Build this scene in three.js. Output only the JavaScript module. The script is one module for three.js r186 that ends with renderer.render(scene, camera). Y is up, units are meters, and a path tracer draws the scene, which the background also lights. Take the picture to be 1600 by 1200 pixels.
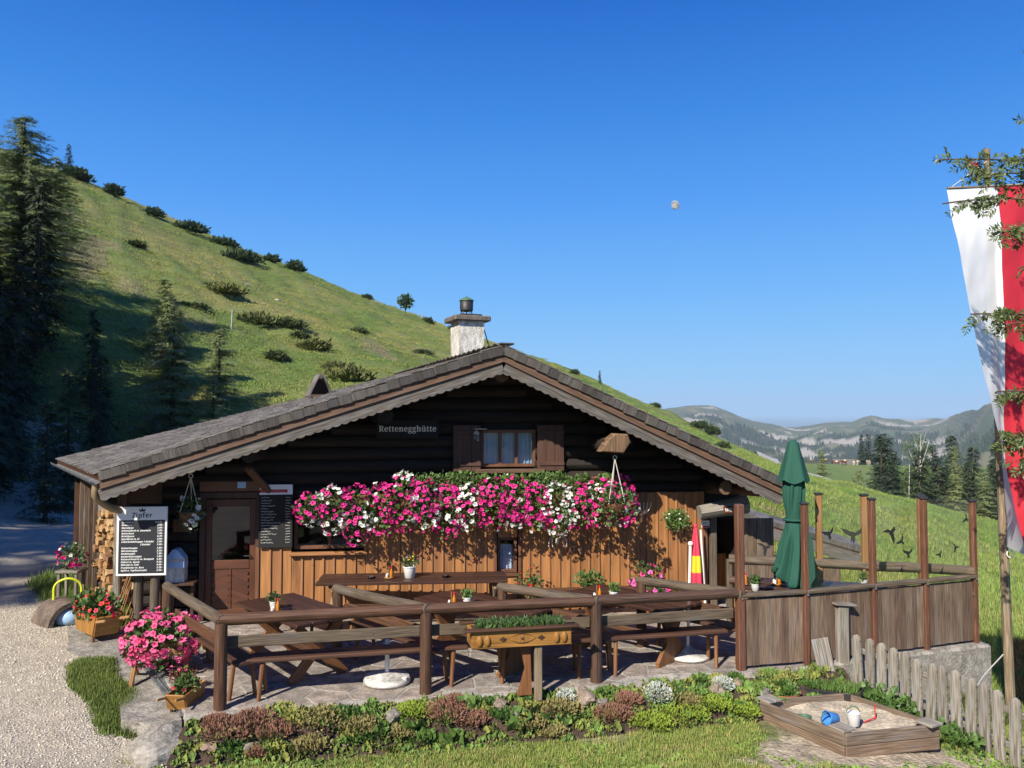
import * as THREE from 'three';
import { mergeGeometries } from 'three/addons/utils/BufferGeometryUtils.js';
import { ImprovedNoise } from 'three/addons/math/ImprovedNoise.js';

// ---------------------------------------------------------------- camera, sky, sun, exposure
const scene = new THREE.Scene();
const camera = new THREE.PerspectiveCamera(51.3, 4 / 3, 0.1, 12000);
camera.position.set(0, 3.16, 0);
camera.rotation.set(THREE.MathUtils.degToRad(2.52), 0, 0);
const renderer = new THREE.WebGLRenderer({ antialias: true });
renderer.setSize(1024, 768);
renderer.toneMapping = THREE.LinearToneMapping;
renderer.toneMappingExposure = 1.55;
renderer.shadowMap.enabled = true;

const SUN_AZ = THREE.MathUtils.degToRad(31), SUN_EL = THREE.MathUtils.degToRad(37.5);
const sunDir = new THREE.Vector3(-Math.sin(SUN_AZ) * Math.cos(SUN_EL), Math.sin(SUN_EL), Math.cos(SUN_AZ) * Math.cos(SUN_EL));
const sun = new THREE.DirectionalLight(new THREE.Color(1.0, 0.92, 0.79), 4.6);
sun.position.copy(sunDir).multiplyScalar(120);
sun.castShadow = true; sun.shadow.mapSize.set(4096, 4096);
Object.assign(sun.shadow.camera, { left: -80, right: 80, top: 80, bottom: -80, near: 1, far: 400 });
scene.add(sun); scene.add(sun.target);

{ // clear morning sky: colour by height above the horizon, the same all the way round, brighter towards the sun
  const Wd = 1024, Hd = 512, data = new Float32Array(Wd * Hd * 4);
  const lin = (r, g, b) => [r, g, b].map(c => Math.pow(c / 255, 2.2));
  const stops = [[-90, lin(120, 150, 175)], [-4, lin(150, 190, 225)], [0, lin(164, 214, 255)], [4, lin(142, 203, 255)], [9, lin(112, 183, 254)], [15, lin(82, 158, 246)], [21, lin(58, 135, 228)], [28, lin(36, 108, 206)], [45, lin(24, 84, 178)], [90, lin(18, 64, 150)]];
  for (let j = 0; j < Hd; j++) {
    const el = ((j + 0.5) / Hd - 0.5) * 180;
    let k = 0; while (k < stops.length - 2 && el > stops[k + 1][0]) k++;
    const f = Math.min(1, Math.max(0, (el - stops[k][0]) / (stops[k + 1][0] - stops[k][0])));
    for (let i = 0; i < Wd; i++) {
      const az = ((i + 0.5) / Wd) * Math.PI * 2 - Math.PI, e = el * Math.PI / 180;
      const v = new THREE.Vector3(Math.cos(e) * Math.cos(az), Math.sin(e), Math.cos(e) * Math.sin(az));
      const glow = Math.pow(Math.max(0, v.dot(sunDir)), 24) * 0.5;
      for (let c = 0; c < 3; c++) data[(j * Wd + i) * 4 + c] = (stops[k][1][c] * (1 - f) + stops[k + 1][1][c] * f) / 1.55 + glow * [1, 0.95, 0.85][c];
      data[(j * Wd + i) * 4 + 3] = 1;
    }
  }
  const sky = new THREE.DataTexture(data, Wd, Hd, THREE.RGBAFormat, THREE.FloatType);
  sky.mapping = THREE.EquirectangularReflectionMapping; sky.magFilter = THREE.LinearFilter; sky.needsUpdate = true;
  scene.background = sky; scene.environment = sky;
}
scene.fog = new THREE.FogExp2(new THREE.Color(0.72, 0.84, 1.0), 0.0001);

// ---------------------------------------------------------------- small tools
let seed = 20240817;
const rnd = () => { seed |= 0; seed = seed + 0x6D2B79F5 | 0; let t = Math.imul(seed ^ seed >>> 15, 1 | seed); t = t + Math.imul(t ^ t >>> 7, 61 | t) ^ t; return ((t ^ t >>> 14) >>> 0) / 4294967296; };
const rr = (a, b) => a + (b - a) * rnd();
const pick = a => a[Math.floor(rnd() * a.length)];
const noi = new ImprovedNoise();
const nz = (x, y, z = 0.37) => noi.noise(x, y, z);
const fbm = (x, y, o = 4, z = 0.5) => { let s = 0, a = 0.5, f = 1; for (let i = 0; i < o; i++) { s += a * nz(x * f, y * f, z + i * 3.1); a *= 0.5; f *= 2.03; } return s; };
const V = (x, y, z) => new THREE.Vector3(x, y, z);
const W = (x, d, y = 0) => new THREE.Vector3(x, y, -d);          // d = metres ahead of the viewpoint
const lerp = (a, b, t) => a + (b - a) * t, clamp = (x, a = 0, b = 1) => Math.min(b, Math.max(a, x));
const sstep = (a, b, x) => { const t = clamp((x - a) / (b - a)); return t * t * (3 - 2 * t); };

const names = {};
const numbered = n => { const k = names[n] = (names[n] ?? -1) + 1; return k ? `${n}_${String(k).padStart(3, '0')}` : n; };
function tag(o, label, category, group, kind) {
  if (label) o.userData.label = label; if (category) o.userData.category = category;
  if (group) o.userData.group = group; if (kind) o.userData.kind = kind; return o;
}
function thing(name, label, category, pos = [0, 0, 0], turn = 0, group) {
  const o = new THREE.Group(); o.name = numbered(name); o.position.set(...pos); o.rotation.y = turn; scene.add(o);
  return tag(o, label, category, group);
}
function part(parent, name, geo, mat, pos, rot) {
  const m = new THREE.Mesh(geo, mat); m.name = name; if (pos) m.position.set(...pos); if (rot) m.rotation.set(...rot); parent.add(m); return m;
}
function solo(name, geo, mat, label, category, pos, rot, group) {
  const m = part(scene, numbered(name), geo, mat, pos, rot); return tag(m, label, category, group);
}
function struct(name, geo, mat, kind = 'structure') { const m = part(scene, numbered(name), geo, mat); m.userData.kind = kind; return m; }
function copyOf(o, pos, turn, label, scale) {
  const c = o.clone(); c.name = numbered(o.name.replace(/_\d{3}$/, '')); if (pos) c.position.set(...pos); if (turn !== undefined) c.rotation.y = turn;
  c.userData = { ...o.userData }; if (label) c.userData.label = label; if (scale) c.scale.setScalar(scale); scene.add(c); return c;
}
// a box with small chamfers; the grain runs along axis g; uv in metres (across, along)
function cbox(w, h, l, c = 0.006, g = 2) {
  const S = [w / 2, h / 2, l / 2]; c = Math.min(c, S[0] * 0.6, S[1] * 0.6, S[2] * 0.6);
  const pos = [], uv = [], ou = rnd() * 3, ov = rnd() * 5;
  const P = (sx, sy, sz, ax) => { const s = [sx, sy, sz]; return s.map((q, i) => q * (i === ax ? S[i] : S[i] - c)); };
  const tri = (...p) => {
    const a = V(...p[0]), b = V(...p[1]), d = V(...p[2]), n = b.clone().sub(a).cross(d.clone().sub(a));
    if (n.dot(a.clone().add(b).add(d)) < 0) [p[1], p[2]] = [p[2], p[1]];
    const ab = [Math.abs(n.x), Math.abs(n.y), Math.abs(n.z)]; const nx = ab.indexOf(Math.max(...ab));
    const o = [0, 1, 2].filter(i => i !== nx);
    for (const q of p) { pos.push(...q); if (o.includes(g)) { const e = o.find(i => i !== g); uv.push(q[e] + ou, q[g] + ov); } else uv.push(q[o[0]] + ou, q[o[1]] * 0.3 + ov); }
  };
  const quad = (a, b, d, e) => { tri(a, b, d); tri(a, d, e); };
  for (let ax = 0; ax < 3; ax++) for (const s of [-1, 1]) {
    const [i, j] = [0, 1, 2].filter(k => k !== ax); const q = (a, b) => { const v = [0, 0, 0]; v[ax] = s; v[i] = a; v[j] = b; return P(...v, ax); };
    quad(q(-1, -1), q(1, -1), q(1, 1), q(-1, 1));
  }
  for (let ax = 0; ax < 3; ax++) { const [i, j] = [0, 1, 2].filter(k => k !== ax); for (const a of [-1, 1]) for (const b of [-1, 1]) { const q = (e, f) => { const v = [0, 0, 0]; v[ax] = e; v[i] = a; v[j] = b; return P(...v, f); }; quad(q(-1, i), q(1, i), q(1, j), q(-1, j)); } }
  for (const a of [-1, 1]) for (const b of [-1, 1]) for (const d of [-1, 1]) tri(P(a, b, d, 0), P(a, b, d, 1), P(a, b, d, 2));
  const geo = new THREE.BufferGeometry(); geo.setAttribute('position', new THREE.Float32BufferAttribute(pos, 3)); geo.setAttribute('uv', new THREE.Float32BufferAttribute(uv, 2));
  geo.computeVertexNormals(); return geo;
}
// a round pole from a to b, a little uneven, with closed ends; uv in metres
function logGeo(a, b, r0, r1 = r0, seg = 10, wob = 0.04, rows = 4) {
  const L = a.distanceTo(b), g = new THREE.CylinderGeometry(r1, r0, L, seg, rows), p = g.attributes.position, u = g.attributes.uv, s = rnd() * 50;
  for (let i = 0; i < p.count; i++) {
    const x = p.getX(i), y = p.getY(i), z = p.getZ(i), an = Math.atan2(z, x), k = 1 + wob * 2.4 * nz(Math.cos(an) * 1.2 + s, Math.sin(an) * 1.2, y * 1.4), bx = wob * r0 * 3 * nz(s + 9, y * 0.8), bz = wob * r0 * 3 * nz(s + 29, y * 0.8);
    p.setXYZ(i, x * k + bx, y, z * k + bz); u.setXY(i, u.getX(i) * Math.PI * 2 * r0 + s, u.getY(i) * L + s);
  }
  g.computeVertexNormals();
  const d = b.clone().sub(a).normalize(); g.applyQuaternion(new THREE.Quaternion().setFromUnitVectors(V(0, 1, 0), d)); g.translate((a.x + b.x) / 2, (a.y + b.y) / 2, (a.z + b.z) / 2);
  return g;
}
// a board between two points: width w (sideways), thickness h (upwards)
function boardGeo(a, b, w, h, c = 0.006, roll = 0) {
  const L = a.distanceTo(b), g = cbox(w, h, L, c, 2), d = b.clone().sub(a).normalize(); if (roll) g.rotateZ(roll);
  const m = new THREE.Matrix4(); const x = V(0, 1, 0).cross(d).normalize(), y = d.clone().cross(x); if (x.lengthSq() < 0.5) { x.set(1, 0, 0); y.copy(d).cross(x); }
  m.makeBasis(x, y, d); g.applyMatrix4(m); g.translate((a.x + b.x) / 2, (a.y + b.y) / 2, (a.z + b.z) / 2); return g;
}
const merged = a => mergeGeometries(a.map(g => { const n = g.index ? g.toNonIndexed() : g; for (const k of Object.keys(n.attributes)) if (!['position', 'normal', 'uv', 'color'].includes(k)) n.deleteAttribute(k); return n; }), false);
const lathe = (pts, seg = 20) => new THREE.LatheGeometry(pts.map(p => new THREE.Vector2(p[0], p[1])), seg);
function extr(pts, depth, bevel = 0, holes = []) {
  const s = new THREE.Shape(pts.map(p => new THREE.Vector2(p[0], p[1]))); for (const h of holes) s.holes.push(new THREE.Path(h.map(p => new THREE.Vector2(p[0], p[1]))));
  return new THREE.ExtrudeGeometry(s, { depth, bevelEnabled: bevel > 0, bevelSize: bevel, bevelThickness: bevel, bevelSegments: 1, curveSegments: 8 });
}

// ---------------------------------------------------------------- textures and materials
function tex(w, h, fn, srgb = true) {
  const d = new Uint8Array(w * h * 4);
  for (let j = 0; j < h; j++) for (let i = 0; i < w; i++) { const c = fn(i / w, j / h, i, j), a = Array.isArray(c) ? c : [c, c, c]; for (let k = 0; k < 3; k++) d[(j * w + i) * 4 + k] = clamp(a[k]) * 255; d[(j * w + i) * 4 + 3] = 255; }
  const t = new THREE.DataTexture(d, w, h); t.wrapS = t.wrapT = THREE.RepeatWrapping; t.magFilter = THREE.LinearFilter; t.minFilter = THREE.LinearMipmapLinearFilter; t.generateMipmaps = true;
  if (srgb) t.colorSpace = THREE.SRGBColorSpace; t.needsUpdate = true; return t;
}
// tileable noise
const tn = (u, v, fu, fv, z) => { const a = nz(u * fu, v * fv, z), b = nz((u - 1) * fu, v * fv, z), c = nz(u * fu, (v - 1) * fv, z), d = nz((u - 1) * fu, (v - 1) * fv, z); return lerp(lerp(a, b, u), lerp(c, d, u), v) * 1.3; };
const grain = (u, v) => { const w = tn(u, v, 3, 2, 1.3) * 0.07; return tn(u + w, v, 46, 3, 4.2) * 0.5 + tn(u + w, v, 110, 5, 8.1) * 0.4; };
const woodTex = tex(512, 512, (u, v) => { const g = grain(u, v), b = tn(u, v, 5, 3, 2.2); const kn = Math.max(0, tn(u, v, 9, 5, 17.7) - 0.62) * 1.4; return clamp(0.88 + g * 0.3 + b * 0.16 - kn - clamp(1 - Math.abs(tn(u, v, 11, 1.4, 25.1)) * 50) * clamp(tn(u, v, 4, 3, 44.1) * 3) * 0.25); });
const woodBump = tex(512, 512, (u, v) => 0.5 + grain(u, v) * 0.6 + tn(u, v, 9, 2, 12.2) * 0.2, false);
const oldTex = tex(512, 512, (u, v) => { const g = grain(u, v), b = tn(u, v, 6, 4, 31.2), c = tn(u, v, 22, 9, 6.6), m = clamp(b * 1.6 + c * 0.7 - 0.1); const ck = clamp(1 - Math.abs(tn(u + 0.02 * tn(u, v, 2, 9, 3.9), v, 13, 1.6, 22.4)) * 42) * clamp(tn(u, v, 5, 3, 41.1) * 3); const base = 0.84 + g * 0.42 + c * 0.2 + b * 0.14 - ck * 0.42; return [base * lerp(1, 0.9, m), base * lerp(0.97, 0.92, m), base * lerp(0.93, 0.98, m)]; });
const rough = tex(256, 256, (u, v) => 0.84 + tn(u, v, 7, 7, 3.3) * 0.22 + tn(u, v, 31, 31, 5.3) * 0.2 + tn(u, v, 80, 80, 9.3) * 0.16);
const roughBump = tex(256, 256, (u, v) => 0.5 + tn(u, v, 9, 9, 1.3) * 0.35 + tn(u, v, 40, 40, 2.3) * 0.35 + tn(u, v, 90, 90, 6.3) * 0.2, false);
const clone = (t, ru, rv) => { const c = t.clone(); c.repeat.set(ru, rv); c.needsUpdate = true; return c; };
const WT = clone(woodTex, 2, 0.5), WB = clone(woodBump, 2, 0.5), OT = clone(oldTex, 2, 0.6), RT = clone(rough, 1, 1), RB = clone(roughBump, 1, 1), RT3 = clone(rough, 0.35, 0.35), RB3 = clone(roughBump, 0.5, 0.5);
const C = (r, g, b) => new THREE.Color().setRGB(r, g, b);
const std = (col, rough = 0.8, extra = {}) => new THREE.MeshStandardMaterial({ color: col, roughness: rough, side: THREE.DoubleSide, ...extra });
const phys = (col, rough = 0.8, extra = {}) => new THREE.MeshPhysicalMaterial({ color: col, roughness: rough, side: THREE.DoubleSide, ...extra });
const wood = (r, g, b, ro = 0.72, old = false) => std(C(r, g, b), ro, { map: old ? OT : WT, bumpMap: WB, bumpScale: old ? 0.006 : 0.003 });
const woods = (list, ro, old) => list.map(c => wood(...c, ro, old));
const M = {
  plank: woods([[0.46, 0.205, 0.066], [0.41, 0.18, 0.06], [0.49, 0.225, 0.075], [0.37, 0.165, 0.06]], 0.6),
  batten: wood(0.46, 0.21, 0.08, 0.62), trim: wood(0.20, 0.085, 0.04, 0.6), darkWood: wood(0.085, 0.038, 0.02, 0.6), door: woods([[0.13, 0.045, 0.02], [0.115, 0.042, 0.02]], 0.5),
  blackLog: woods([[0.030, 0.021, 0.016], [0.025, 0.018, 0.014], [0.036, 0.024, 0.018]], 0.85, true), beamEnd: wood(0.26, 0.165, 0.095, 0.8, true),
  rail: woods([[0.15, 0.074, 0.042], [0.13, 0.068, 0.042], [0.115, 0.066, 0.045]], 0.62, true), greyRail: wood(0.17, 0.135, 0.10, 0.8, true), leg: wood(0.28, 0.12, 0.045, 0.6),
  table: woods([[0.075, 0.034, 0.021], [0.085, 0.04, 0.025], [0.066, 0.031, 0.02]], 0.42), bench: woods([[0.12, 0.058, 0.034], [0.10, 0.05, 0.03]], 0.5), paleLeg: wood(0.36, 0.29, 0.20, 0.8, true),
  shingle: woods([[0.22, 0.212, 0.205], [0.17, 0.162, 0.157], [0.29, 0.28, 0.27], [0.13, 0.123, 0.12]], 0.85, true), verge: woods([[0.10, 0.095, 0.092], [0.075, 0.07, 0.068], [0.13, 0.124, 0.118]], 0.85, true),
  fascia: wood(0.18, 0.11, 0.075, 0.8, true), barge: wood(0.17, 0.16, 0.15, 0.8, true), panel: woods([[0.225, 0.16, 0.115], [0.18, 0.122, 0.088], [0.28, 0.205, 0.15], [0.26, 0.205, 0.16]], 0.75, true),
  redPost: wood(0.20, 0.088, 0.05, 0.65, true), ochrePost: wood(0.36, 0.19, 0.07, 0.65), grey: woods([[0.36, 0.345, 0.31], [0.31, 0.295, 0.265], [0.41, 0.39, 0.355]], 0.85, true), honey: wood(0.42, 0.20, 0.045, 0.5), orange: wood(0.62, 0.22, 0.03, 0.55),
  fire: woods([[0.62, 0.38, 0.17], [0.5, 0.27, 0.11], [0.66, 0.45, 0.24], [0.36, 0.2, 0.1]], 0.8), bark: wood(0.12, 0.085, 0.06, 0.95, true), stick: wood(0.35, 0.19, 0.10, 0.7),
  shutter: wood(0.105, 0.048, 0.03, 0.7), white: std(C(0.78, 0.77, 0.74), 0.4), whiteRough: std(C(0.74, 0.72, 0.67), 0.7, { map: RT }), black: std(C(0.018, 0.018, 0.02), 0.5), iron: std(C(0.06, 0.06, 0.062), 0.55, { metalness: 0.6 }), zinc: std(C(0.30, 0.32, 0.34), 0.5, { metalness: 0.5, map: RT }),
  pipe: std(C(0.30, 0.22, 0.13), 0.45, { metalness: 0.3 }), plaster: std(C(0.86, 0.82, 0.74), 0.95, { map: RT, bumpMap: RB, bumpScale: 0.012 }), concrete: std(C(0.40, 0.37, 0.32), 0.95, { map: RT, bumpMap: RB, bumpScale: 0.012 }), capStone: std(C(0.22, 0.185, 0.155), 0.95, { map: RT, bumpMap: RB, bumpScale: 0.02 }),
  stone: [[0.40, 0.345, 0.30], [0.36, 0.32, 0.285], [0.43, 0.365, 0.31], [0.345, 0.29, 0.25]].map(c => std(C(...c), 0.8, { map: RT, bumpMap: RB, bumpScale: 0.004 })), mortar: std(C(0.50, 0.47, 0.42), 0.95, { map: RT }),
  rock: [[0.52, 0.37, 0.28], [0.46, 0.36, 0.28], [0.42, 0.38, 0.33]].map(c => std(C(...c), 0.9, { map: RT, bumpMap: RB, bumpScale: 0.02 })),
  glass: phys(C(1, 1, 1), 0.02, { transmission: 1, thickness: 0, ior: 1.5 }), pane: phys(C(0.9, 0.95, 1), 0.03, { transmission: 1, thickness: 0, ior: 1.5 }), curtain: phys(C(0.82, 0.84, 0.86), 0.9, { transmission: 0.35, thickness: 0 }), curtainBlue: phys(C(0.36, 0.49, 0.62), 0.9, { transmission: 0.2, thickness: 0 }),
  crystal: phys(C(0.95, 0.97, 1), 0.05, { transmission: 1, thickness: 0.02, ior: 1.5 }),
  needle: [[0.030, 0.050, 0.022], [0.036, 0.060, 0.024], [0.026, 0.044, 0.021]].map(c => std(C(...c), 0.8)), larch: [[0.205, 0.25, 0.08], [0.18, 0.225, 0.075]].map(c => phys(C(...c), 0.8, { transmission: 0.25, thickness: 0 })), pineBush: std(C(0.040, 0.068, 0.024), 0.8),
  leaf: [[0.075, 0.15, 0.028], [0.11, 0.20, 0.04], [0.06, 0.115, 0.03]].map(c => phys(C(...c), 0.55, { transmission: 0.25, thickness: 0 })), birchLeaf: phys(C(0.10, 0.16, 0.045), 0.6, { transmission: 0.2, thickness: 0 }), rowanLeaf: phys(C(0.12, 0.165, 0.05), 0.5, { transmission: 0.25, thickness: 0 }),
  trunk: wood(0.13, 0.095, 0.07, 0.95, true), birchBark: std(C(0.62, 0.60, 0.55), 0.8, { map: RT }), berry: std(C(0.55, 0.03, 0.015), 0.35), magenta: [[0.76, 0.014, 0.27], [0.68, 0.012, 0.22], [0.80, 0.035, 0.33]].map(c => phys(C(...c), 0.6, { transmission: 0.2, thickness: 0 })), petalWhite: [[0.84, 0.84, 0.80], [0.78, 0.78, 0.74]].map(c => phys(C(...c), 0.6, { transmission: 0.2, thickness: 0 })),
  pink: [[0.80, 0.10, 0.27], [0.74, 0.07, 0.22], [0.84, 0.15, 0.34]].map(c => phys(C(...c), 0.6, { transmission: 0.2, thickness: 0 })), coral: [[0.72, 0.05, 0.035], [0.62, 0.03, 0.09]].map(c => phys(C(...c), 0.6, { transmission: 0.2, thickness: 0 })), lilac: [[0.76, 0.13, 0.45], [0.7, 0.05, 0.2]].map(c => phys(C(...c), 0.6, { transmission: 0.2, thickness: 0 })), yellow: [std(C(0.8, 0.55, 0.02), 0.6)],
  green: std(C(0.013, 0.082, 0.056), 0.85), flagRed: phys(C(0.66, 0.015, 0.04), 0.75, { transmission: 0.3, thickness: 0 }), flagWhite: phys(C(0.80, 0.80, 0.80), 0.75, { transmission: 0.3, thickness: 0 }), terracotta: std(C(0.55, 0.20, 0.09), 0.8, { map: RT }), blue: std(C(0.06, 0.25, 0.62), 0.45), paleBlue: std(C(0.35, 0.52, 0.74), 0.5), limeHose: std(C(0.62, 0.68, 0.04), 0.45), red: std(C(0.6, 0.02, 0.02), 0.4), amber: std(C(0.55, 0.20, 0.02), 0.25), rope: std(C(0.62, 0.58, 0.50), 0.9), bone: std(C(0.62, 0.54, 0.42), 0.7), coneRed: std(C(0.68, 0.04, 0.08), 0.6),
  sand: std(C(0.62, 0.53, 0.40), 0.95, { map: RT, bumpMap: RB, bumpScale: 0.01 }), soil: std(C(0.085, 0.055, 0.038), 0.98, { map: RT, bumpMap: RB, bumpScale: 0.02 }), copper: std(C(0.10, 0.20, 0.12), 0.6, { metalness: 0.3 }),
};

// ---------------------------------------------------------------- terrain
const CP = [ // x, metres ahead, height
  [-6, 12, -0.14], [-3, 11, -0.16], [0, 12, -0.18], [3, 12, -0.3], [-6, 20, 0.0], [0, 22, 0.25], [4, 20, -0.9], [-4.6, 9.2, -0.13], [-3.9, 8.3, -0.3],
  [-3, 8.2, -0.34], [0, 8.3, -0.36], [2.3, 8.8, -0.36], [3.6, 8.6, -0.38], [4.4, 9.6, -0.4], [5.5, 8.8, -0.62], [4.4, 10.8, -0.4], [6.4, 11.2, -0.75], [7.2, 10, -1.15], [9, 12, -1.9], [6.6, 14, -1.5],
  [0, 0, 1.45], [-4, 3, 0.75], [0, 4, 0.5], [4, 4, 0.2], [-5, 7.5, -0.12], [-10, 8, 0.05], [-8, 2, 0.9], [8, 0, 0.4], [-7.3, 12, -0.1], [-10.3, 17, -0.12], [-14, 22, 0.0], [-20, 32, 1.0], [0, -30, 6], [-30, -30, 8], [30, -30, 2],
  [-16, 14, 0.9], [-25, 25, 5], [-35, 40, 12], [-30, 5, 4], [-45, 70, 24], [-62, 110, 37], [-40, 115, 28], [-18, 125, 20.5], [-10, 130, 18], [11.6, 145, 11.7], [31.7, 165, 5], [49, 185, -2], [61, 200, -6.6],
  [-15, 45, 5.2], [-15, 80, 12.4], [-5, 60, 6], [0, 90, 9.6], [-30, 80, 18.5], [5, 40, 1.3], [10, 70, 2.8], [15, 110, 5.8], [20, 50, -1.6], [25, 130, 3.4], [43, 130, -5.2], [39, 112, -4.9],
  [-20, 190, 12], [-60, 190, 27], [20, 230, -2], [-100, 140, 46], [-110, 60, 45], [-120, 0, 35],
  [33, 90, -3.9], [44, 70, -6.9], [20, 30, -3.4], [12, 20, -2.2], [30, 45, -5.6], [60, 75, -11.5], [50, 105, -11], [45, 140, -11], [75, 120, -15], [90, 160, -14.5], [83, 258, -10.9], [130, 260, -11.1], [160, 250, -10.6], [205, 240, -10], [120, 330, -25], [200, 330, -30], [90, 345, -24], [140, 90, -24], [120, 20, -18], [60, 10, -9], [60, -60, -4],
];
const tps = (() => {
  const n = CP.length, N = n + 3, S = 20, A = Array.from({ length: N }, () => new Float64Array(N + 1));
  const U = r2 => r2 < 1e-9 ? 0 : r2 * Math.log(r2) * 0.5;
  for (let i = 0; i < n; i++) {
    for (let j = 0; j < n; j++) { const dx = (CP[i][0] - CP[j][0]) / S, dy = (CP[i][1] - CP[j][1]) / S; A[i][j] = U(dx * dx + dy * dy) + (i === j ? 2e-4 : 0); }
    const q = [1, CP[i][0] / S, CP[i][1] / S]; for (let k = 0; k < 3; k++) { A[i][n + k] = q[k]; A[n + k][i] = q[k]; } A[i][N] = CP[i][2];
  }
  for (let c = 0; c < N; c++) { let p = c; for (let r = c + 1; r < N; r++) if (Math.abs(A[r][c]) > Math.abs(A[p][c])) p = r; [A[c], A[p]] = [A[p], A[c]]; for (let r = 0; r < N; r++) if (r !== c) { const k = A[r][c] / A[c][c]; if (k) for (let m = c; m <= N; m++) A[r][m] -= k * A[c][m]; } }
  const w = A.map((r, i) => r[N] / r[i]);
  return (x, d) => { let s = w[n] + w[n + 1] * x / S + w[n + 2] * d / S; for (let i = 0; i < n; i++) { const dx = (x - CP[i][0]) / S, dy = (d - CP[i][1]) / S; s += w[i] * U(dx * dx + dy * dy); } return s; };
})();
function gh(x, d) { // height of the ground
  const r = Math.hypot(x - 20, d - 80), far = sstep(170, 420, r), near = tps(clamp(x, -150, 230), clamp(d, -70, 350));
  let y = lerp(Math.max(-40, Math.min(52, near)), -62 - 90 * sstep(420, 1600, r) + 10 * fbm(x * 0.003, d * 0.003), far);
  const hilly = sstep(18, 45, Math.hypot(x, d - 8));
  y += hilly * (fbm(x * 0.07, d * 0.07, 4) * 1.5 + fbm(x * 0.3, d * 0.3, 2, 4.4) * 0.35) * (1 - far * 0.5) * sstep(-30, -10, -Math.abs(x - 10) * 0.2 - 5) ;
  y += sstep(26, 45, d) * (1 - far) * (x < 34 ? 1 : 0.3) * 0.13 * Math.sin(y * 5.2 + fbm(x * 0.12, d * 0.12, 3, 3.7) * 9);   // cow tracks along the slope
  y += fbm(x * 0.9, d * 0.9, 3, 9.1) * 0.05;
  return y;
}
const onRoad = (x, d) => { // the gravel lane on the left
  const c = d < 12 ? lerp(-6.0, -7.6, sstep(6, 12, d)) - 1.2 * sstep(9, 4, d) * 0 : -7.6 - (d - 12) * 0.62, w = d < 12 ? 2.9 : 2.3; return Math.abs(x - c - 0.25 * nz(d * 0.6, 3)) < w && d > -25 && d < 36;
};
function groundColour(x, d) {
  const a = fbm(x * 0.05, d * 0.05, 4, 2.2), b = fbm(x * 0.35, d * 0.35, 3, 7.7), e = fbm(x * 1.9, d * 1.9, 2, 12.3);
  const dry = clamp(0.32 + a * 1.5 + b * 1.3 + e * 0.5 + sstep(60, 140, d) * 0.18 * (x < 40 ? 1 : 0));
  let c = [lerp(0.135, 0.275, dry), lerp(0.200, 0.265, dry), lerp(0.036, 0.076, dry)];
  if (x > 12 || d > 190) c = [lerp(0.150, 0.220, dry), lerp(0.230, 0.255, dry), lerp(0.044, 0.065, dry)];
  if (d < 14 && x < 6.5 && x > -5) { const s = clamp(0.3 + b * 1.8 + e); const q = sstep(0.05, 0.35, fbm(x * 1.1, d * 1.1, 3, 21.5) + (x > 2.6 && d < 9 ? 0.22 : -0.04)); c = [lerp(0.10, 0.24, s * 0.8), lerp(0.14, 0.20, s * 0.8), lerp(0.03, 0.10, s * 0.8)].map((v, i) => lerp(v, [0.46, 0.38, 0.28][i], q)); }
  const bare = fbm(x * 0.22, d * 0.11, 4, 15.5); if (d > 24 && x < 30 && bare > 0.27) { const k = sstep(0.27, 0.36, bare) * 0.6; c = c.map((q, i) => lerp(q, [0.27, 0.21, 0.13][i], k)); }
  return c;
}
{
  const az = []; for (let a = -180; a < 180;) { az.push(a); a += Math.abs(a + 0.01) < 42 ? 0.4 : 4; } az.push(180);
  const rad = []; for (let r = 1.2; r < 7000; r *= r < 14 ? 1.022 : r < 300 ? 1.032 : 1.09) rad.push(r);
  const pos = [0, gh(0, 0), 0], col = [...groundColour(0, 0)], uv = [0, 0], idx = [], n = az.length;
  for (const r of rad) for (const a of az) {
    const x = r * Math.sin(a * Math.PI / 180), d = r * Math.cos(a * Math.PI / 180); pos.push(x, gh(x, d), -d); col.push(...groundColour(x, d)); uv.push(x, d);
  }
  for (let j = 0; j < n - 1; j++) idx.push(0, 1 + j, 2 + j);
  for (let i = 0; i < rad.length - 1; i++) for (let j = 0; j < n - 1; j++) { const p = 1 + i * n + j; idx.push(p, p + n, p + 1, p + 1, p + n, p + n + 1); }
  const g = new THREE.BufferGeometry(); g.setAttribute('position', new THREE.Float32BufferAttribute(pos, 3)); g.setAttribute('color', new THREE.Float32BufferAttribute(col, 3)); g.setAttribute('uv', new THREE.Float32BufferAttribute(uv, 2)); g.setIndex(idx); g.computeVertexNormals();
  struct('ground', g, std(C(1.15, 1.15, 1.15), 0.95, { vertexColors: true, map: RT, bumpMap: RB3, bumpScale: 0.04 }));
}
// a sheet draped over the ground between two edge lines
function drape(pts, nu, nv, lift) { // pts: list of [xL, dL, xR, dR] along its length
  const pos = [], uv = [], idx = [];
  for (let i = 0; i <= nu; i++) {
    const t = i / nu * (pts.length - 1), k = Math.min(pts.length - 2, Math.floor(t)), f = t - k, q = pts[k].map((v, m) => lerp(v, pts[k + 1][m], f));
    for (let j = 0; j <= nv; j++) { const s = j / nv, x = lerp(q[0], q[2], s), d = lerp(q[1], q[3], s); pos.push(x, gh(x, d) + lift, -d); uv.push(x, d); }
  }
  for (let i = 0; i < nu; i++) for (let j = 0; j < nv; j++) { const p = i * (nv + 1) + j; idx.push(p, p + 1, p + nv + 1, p + 1, p + nv + 2, p + nv + 1); }
  const g = new THREE.BufferGeometry(); g.setAttribute('position', new THREE.Float32BufferAttribute(pos, 3)); g.setAttribute('uv', new THREE.Float32BufferAttribute(uv, 2)); g.setIndex(idx); g.computeVertexNormals(); return g;
}
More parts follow.
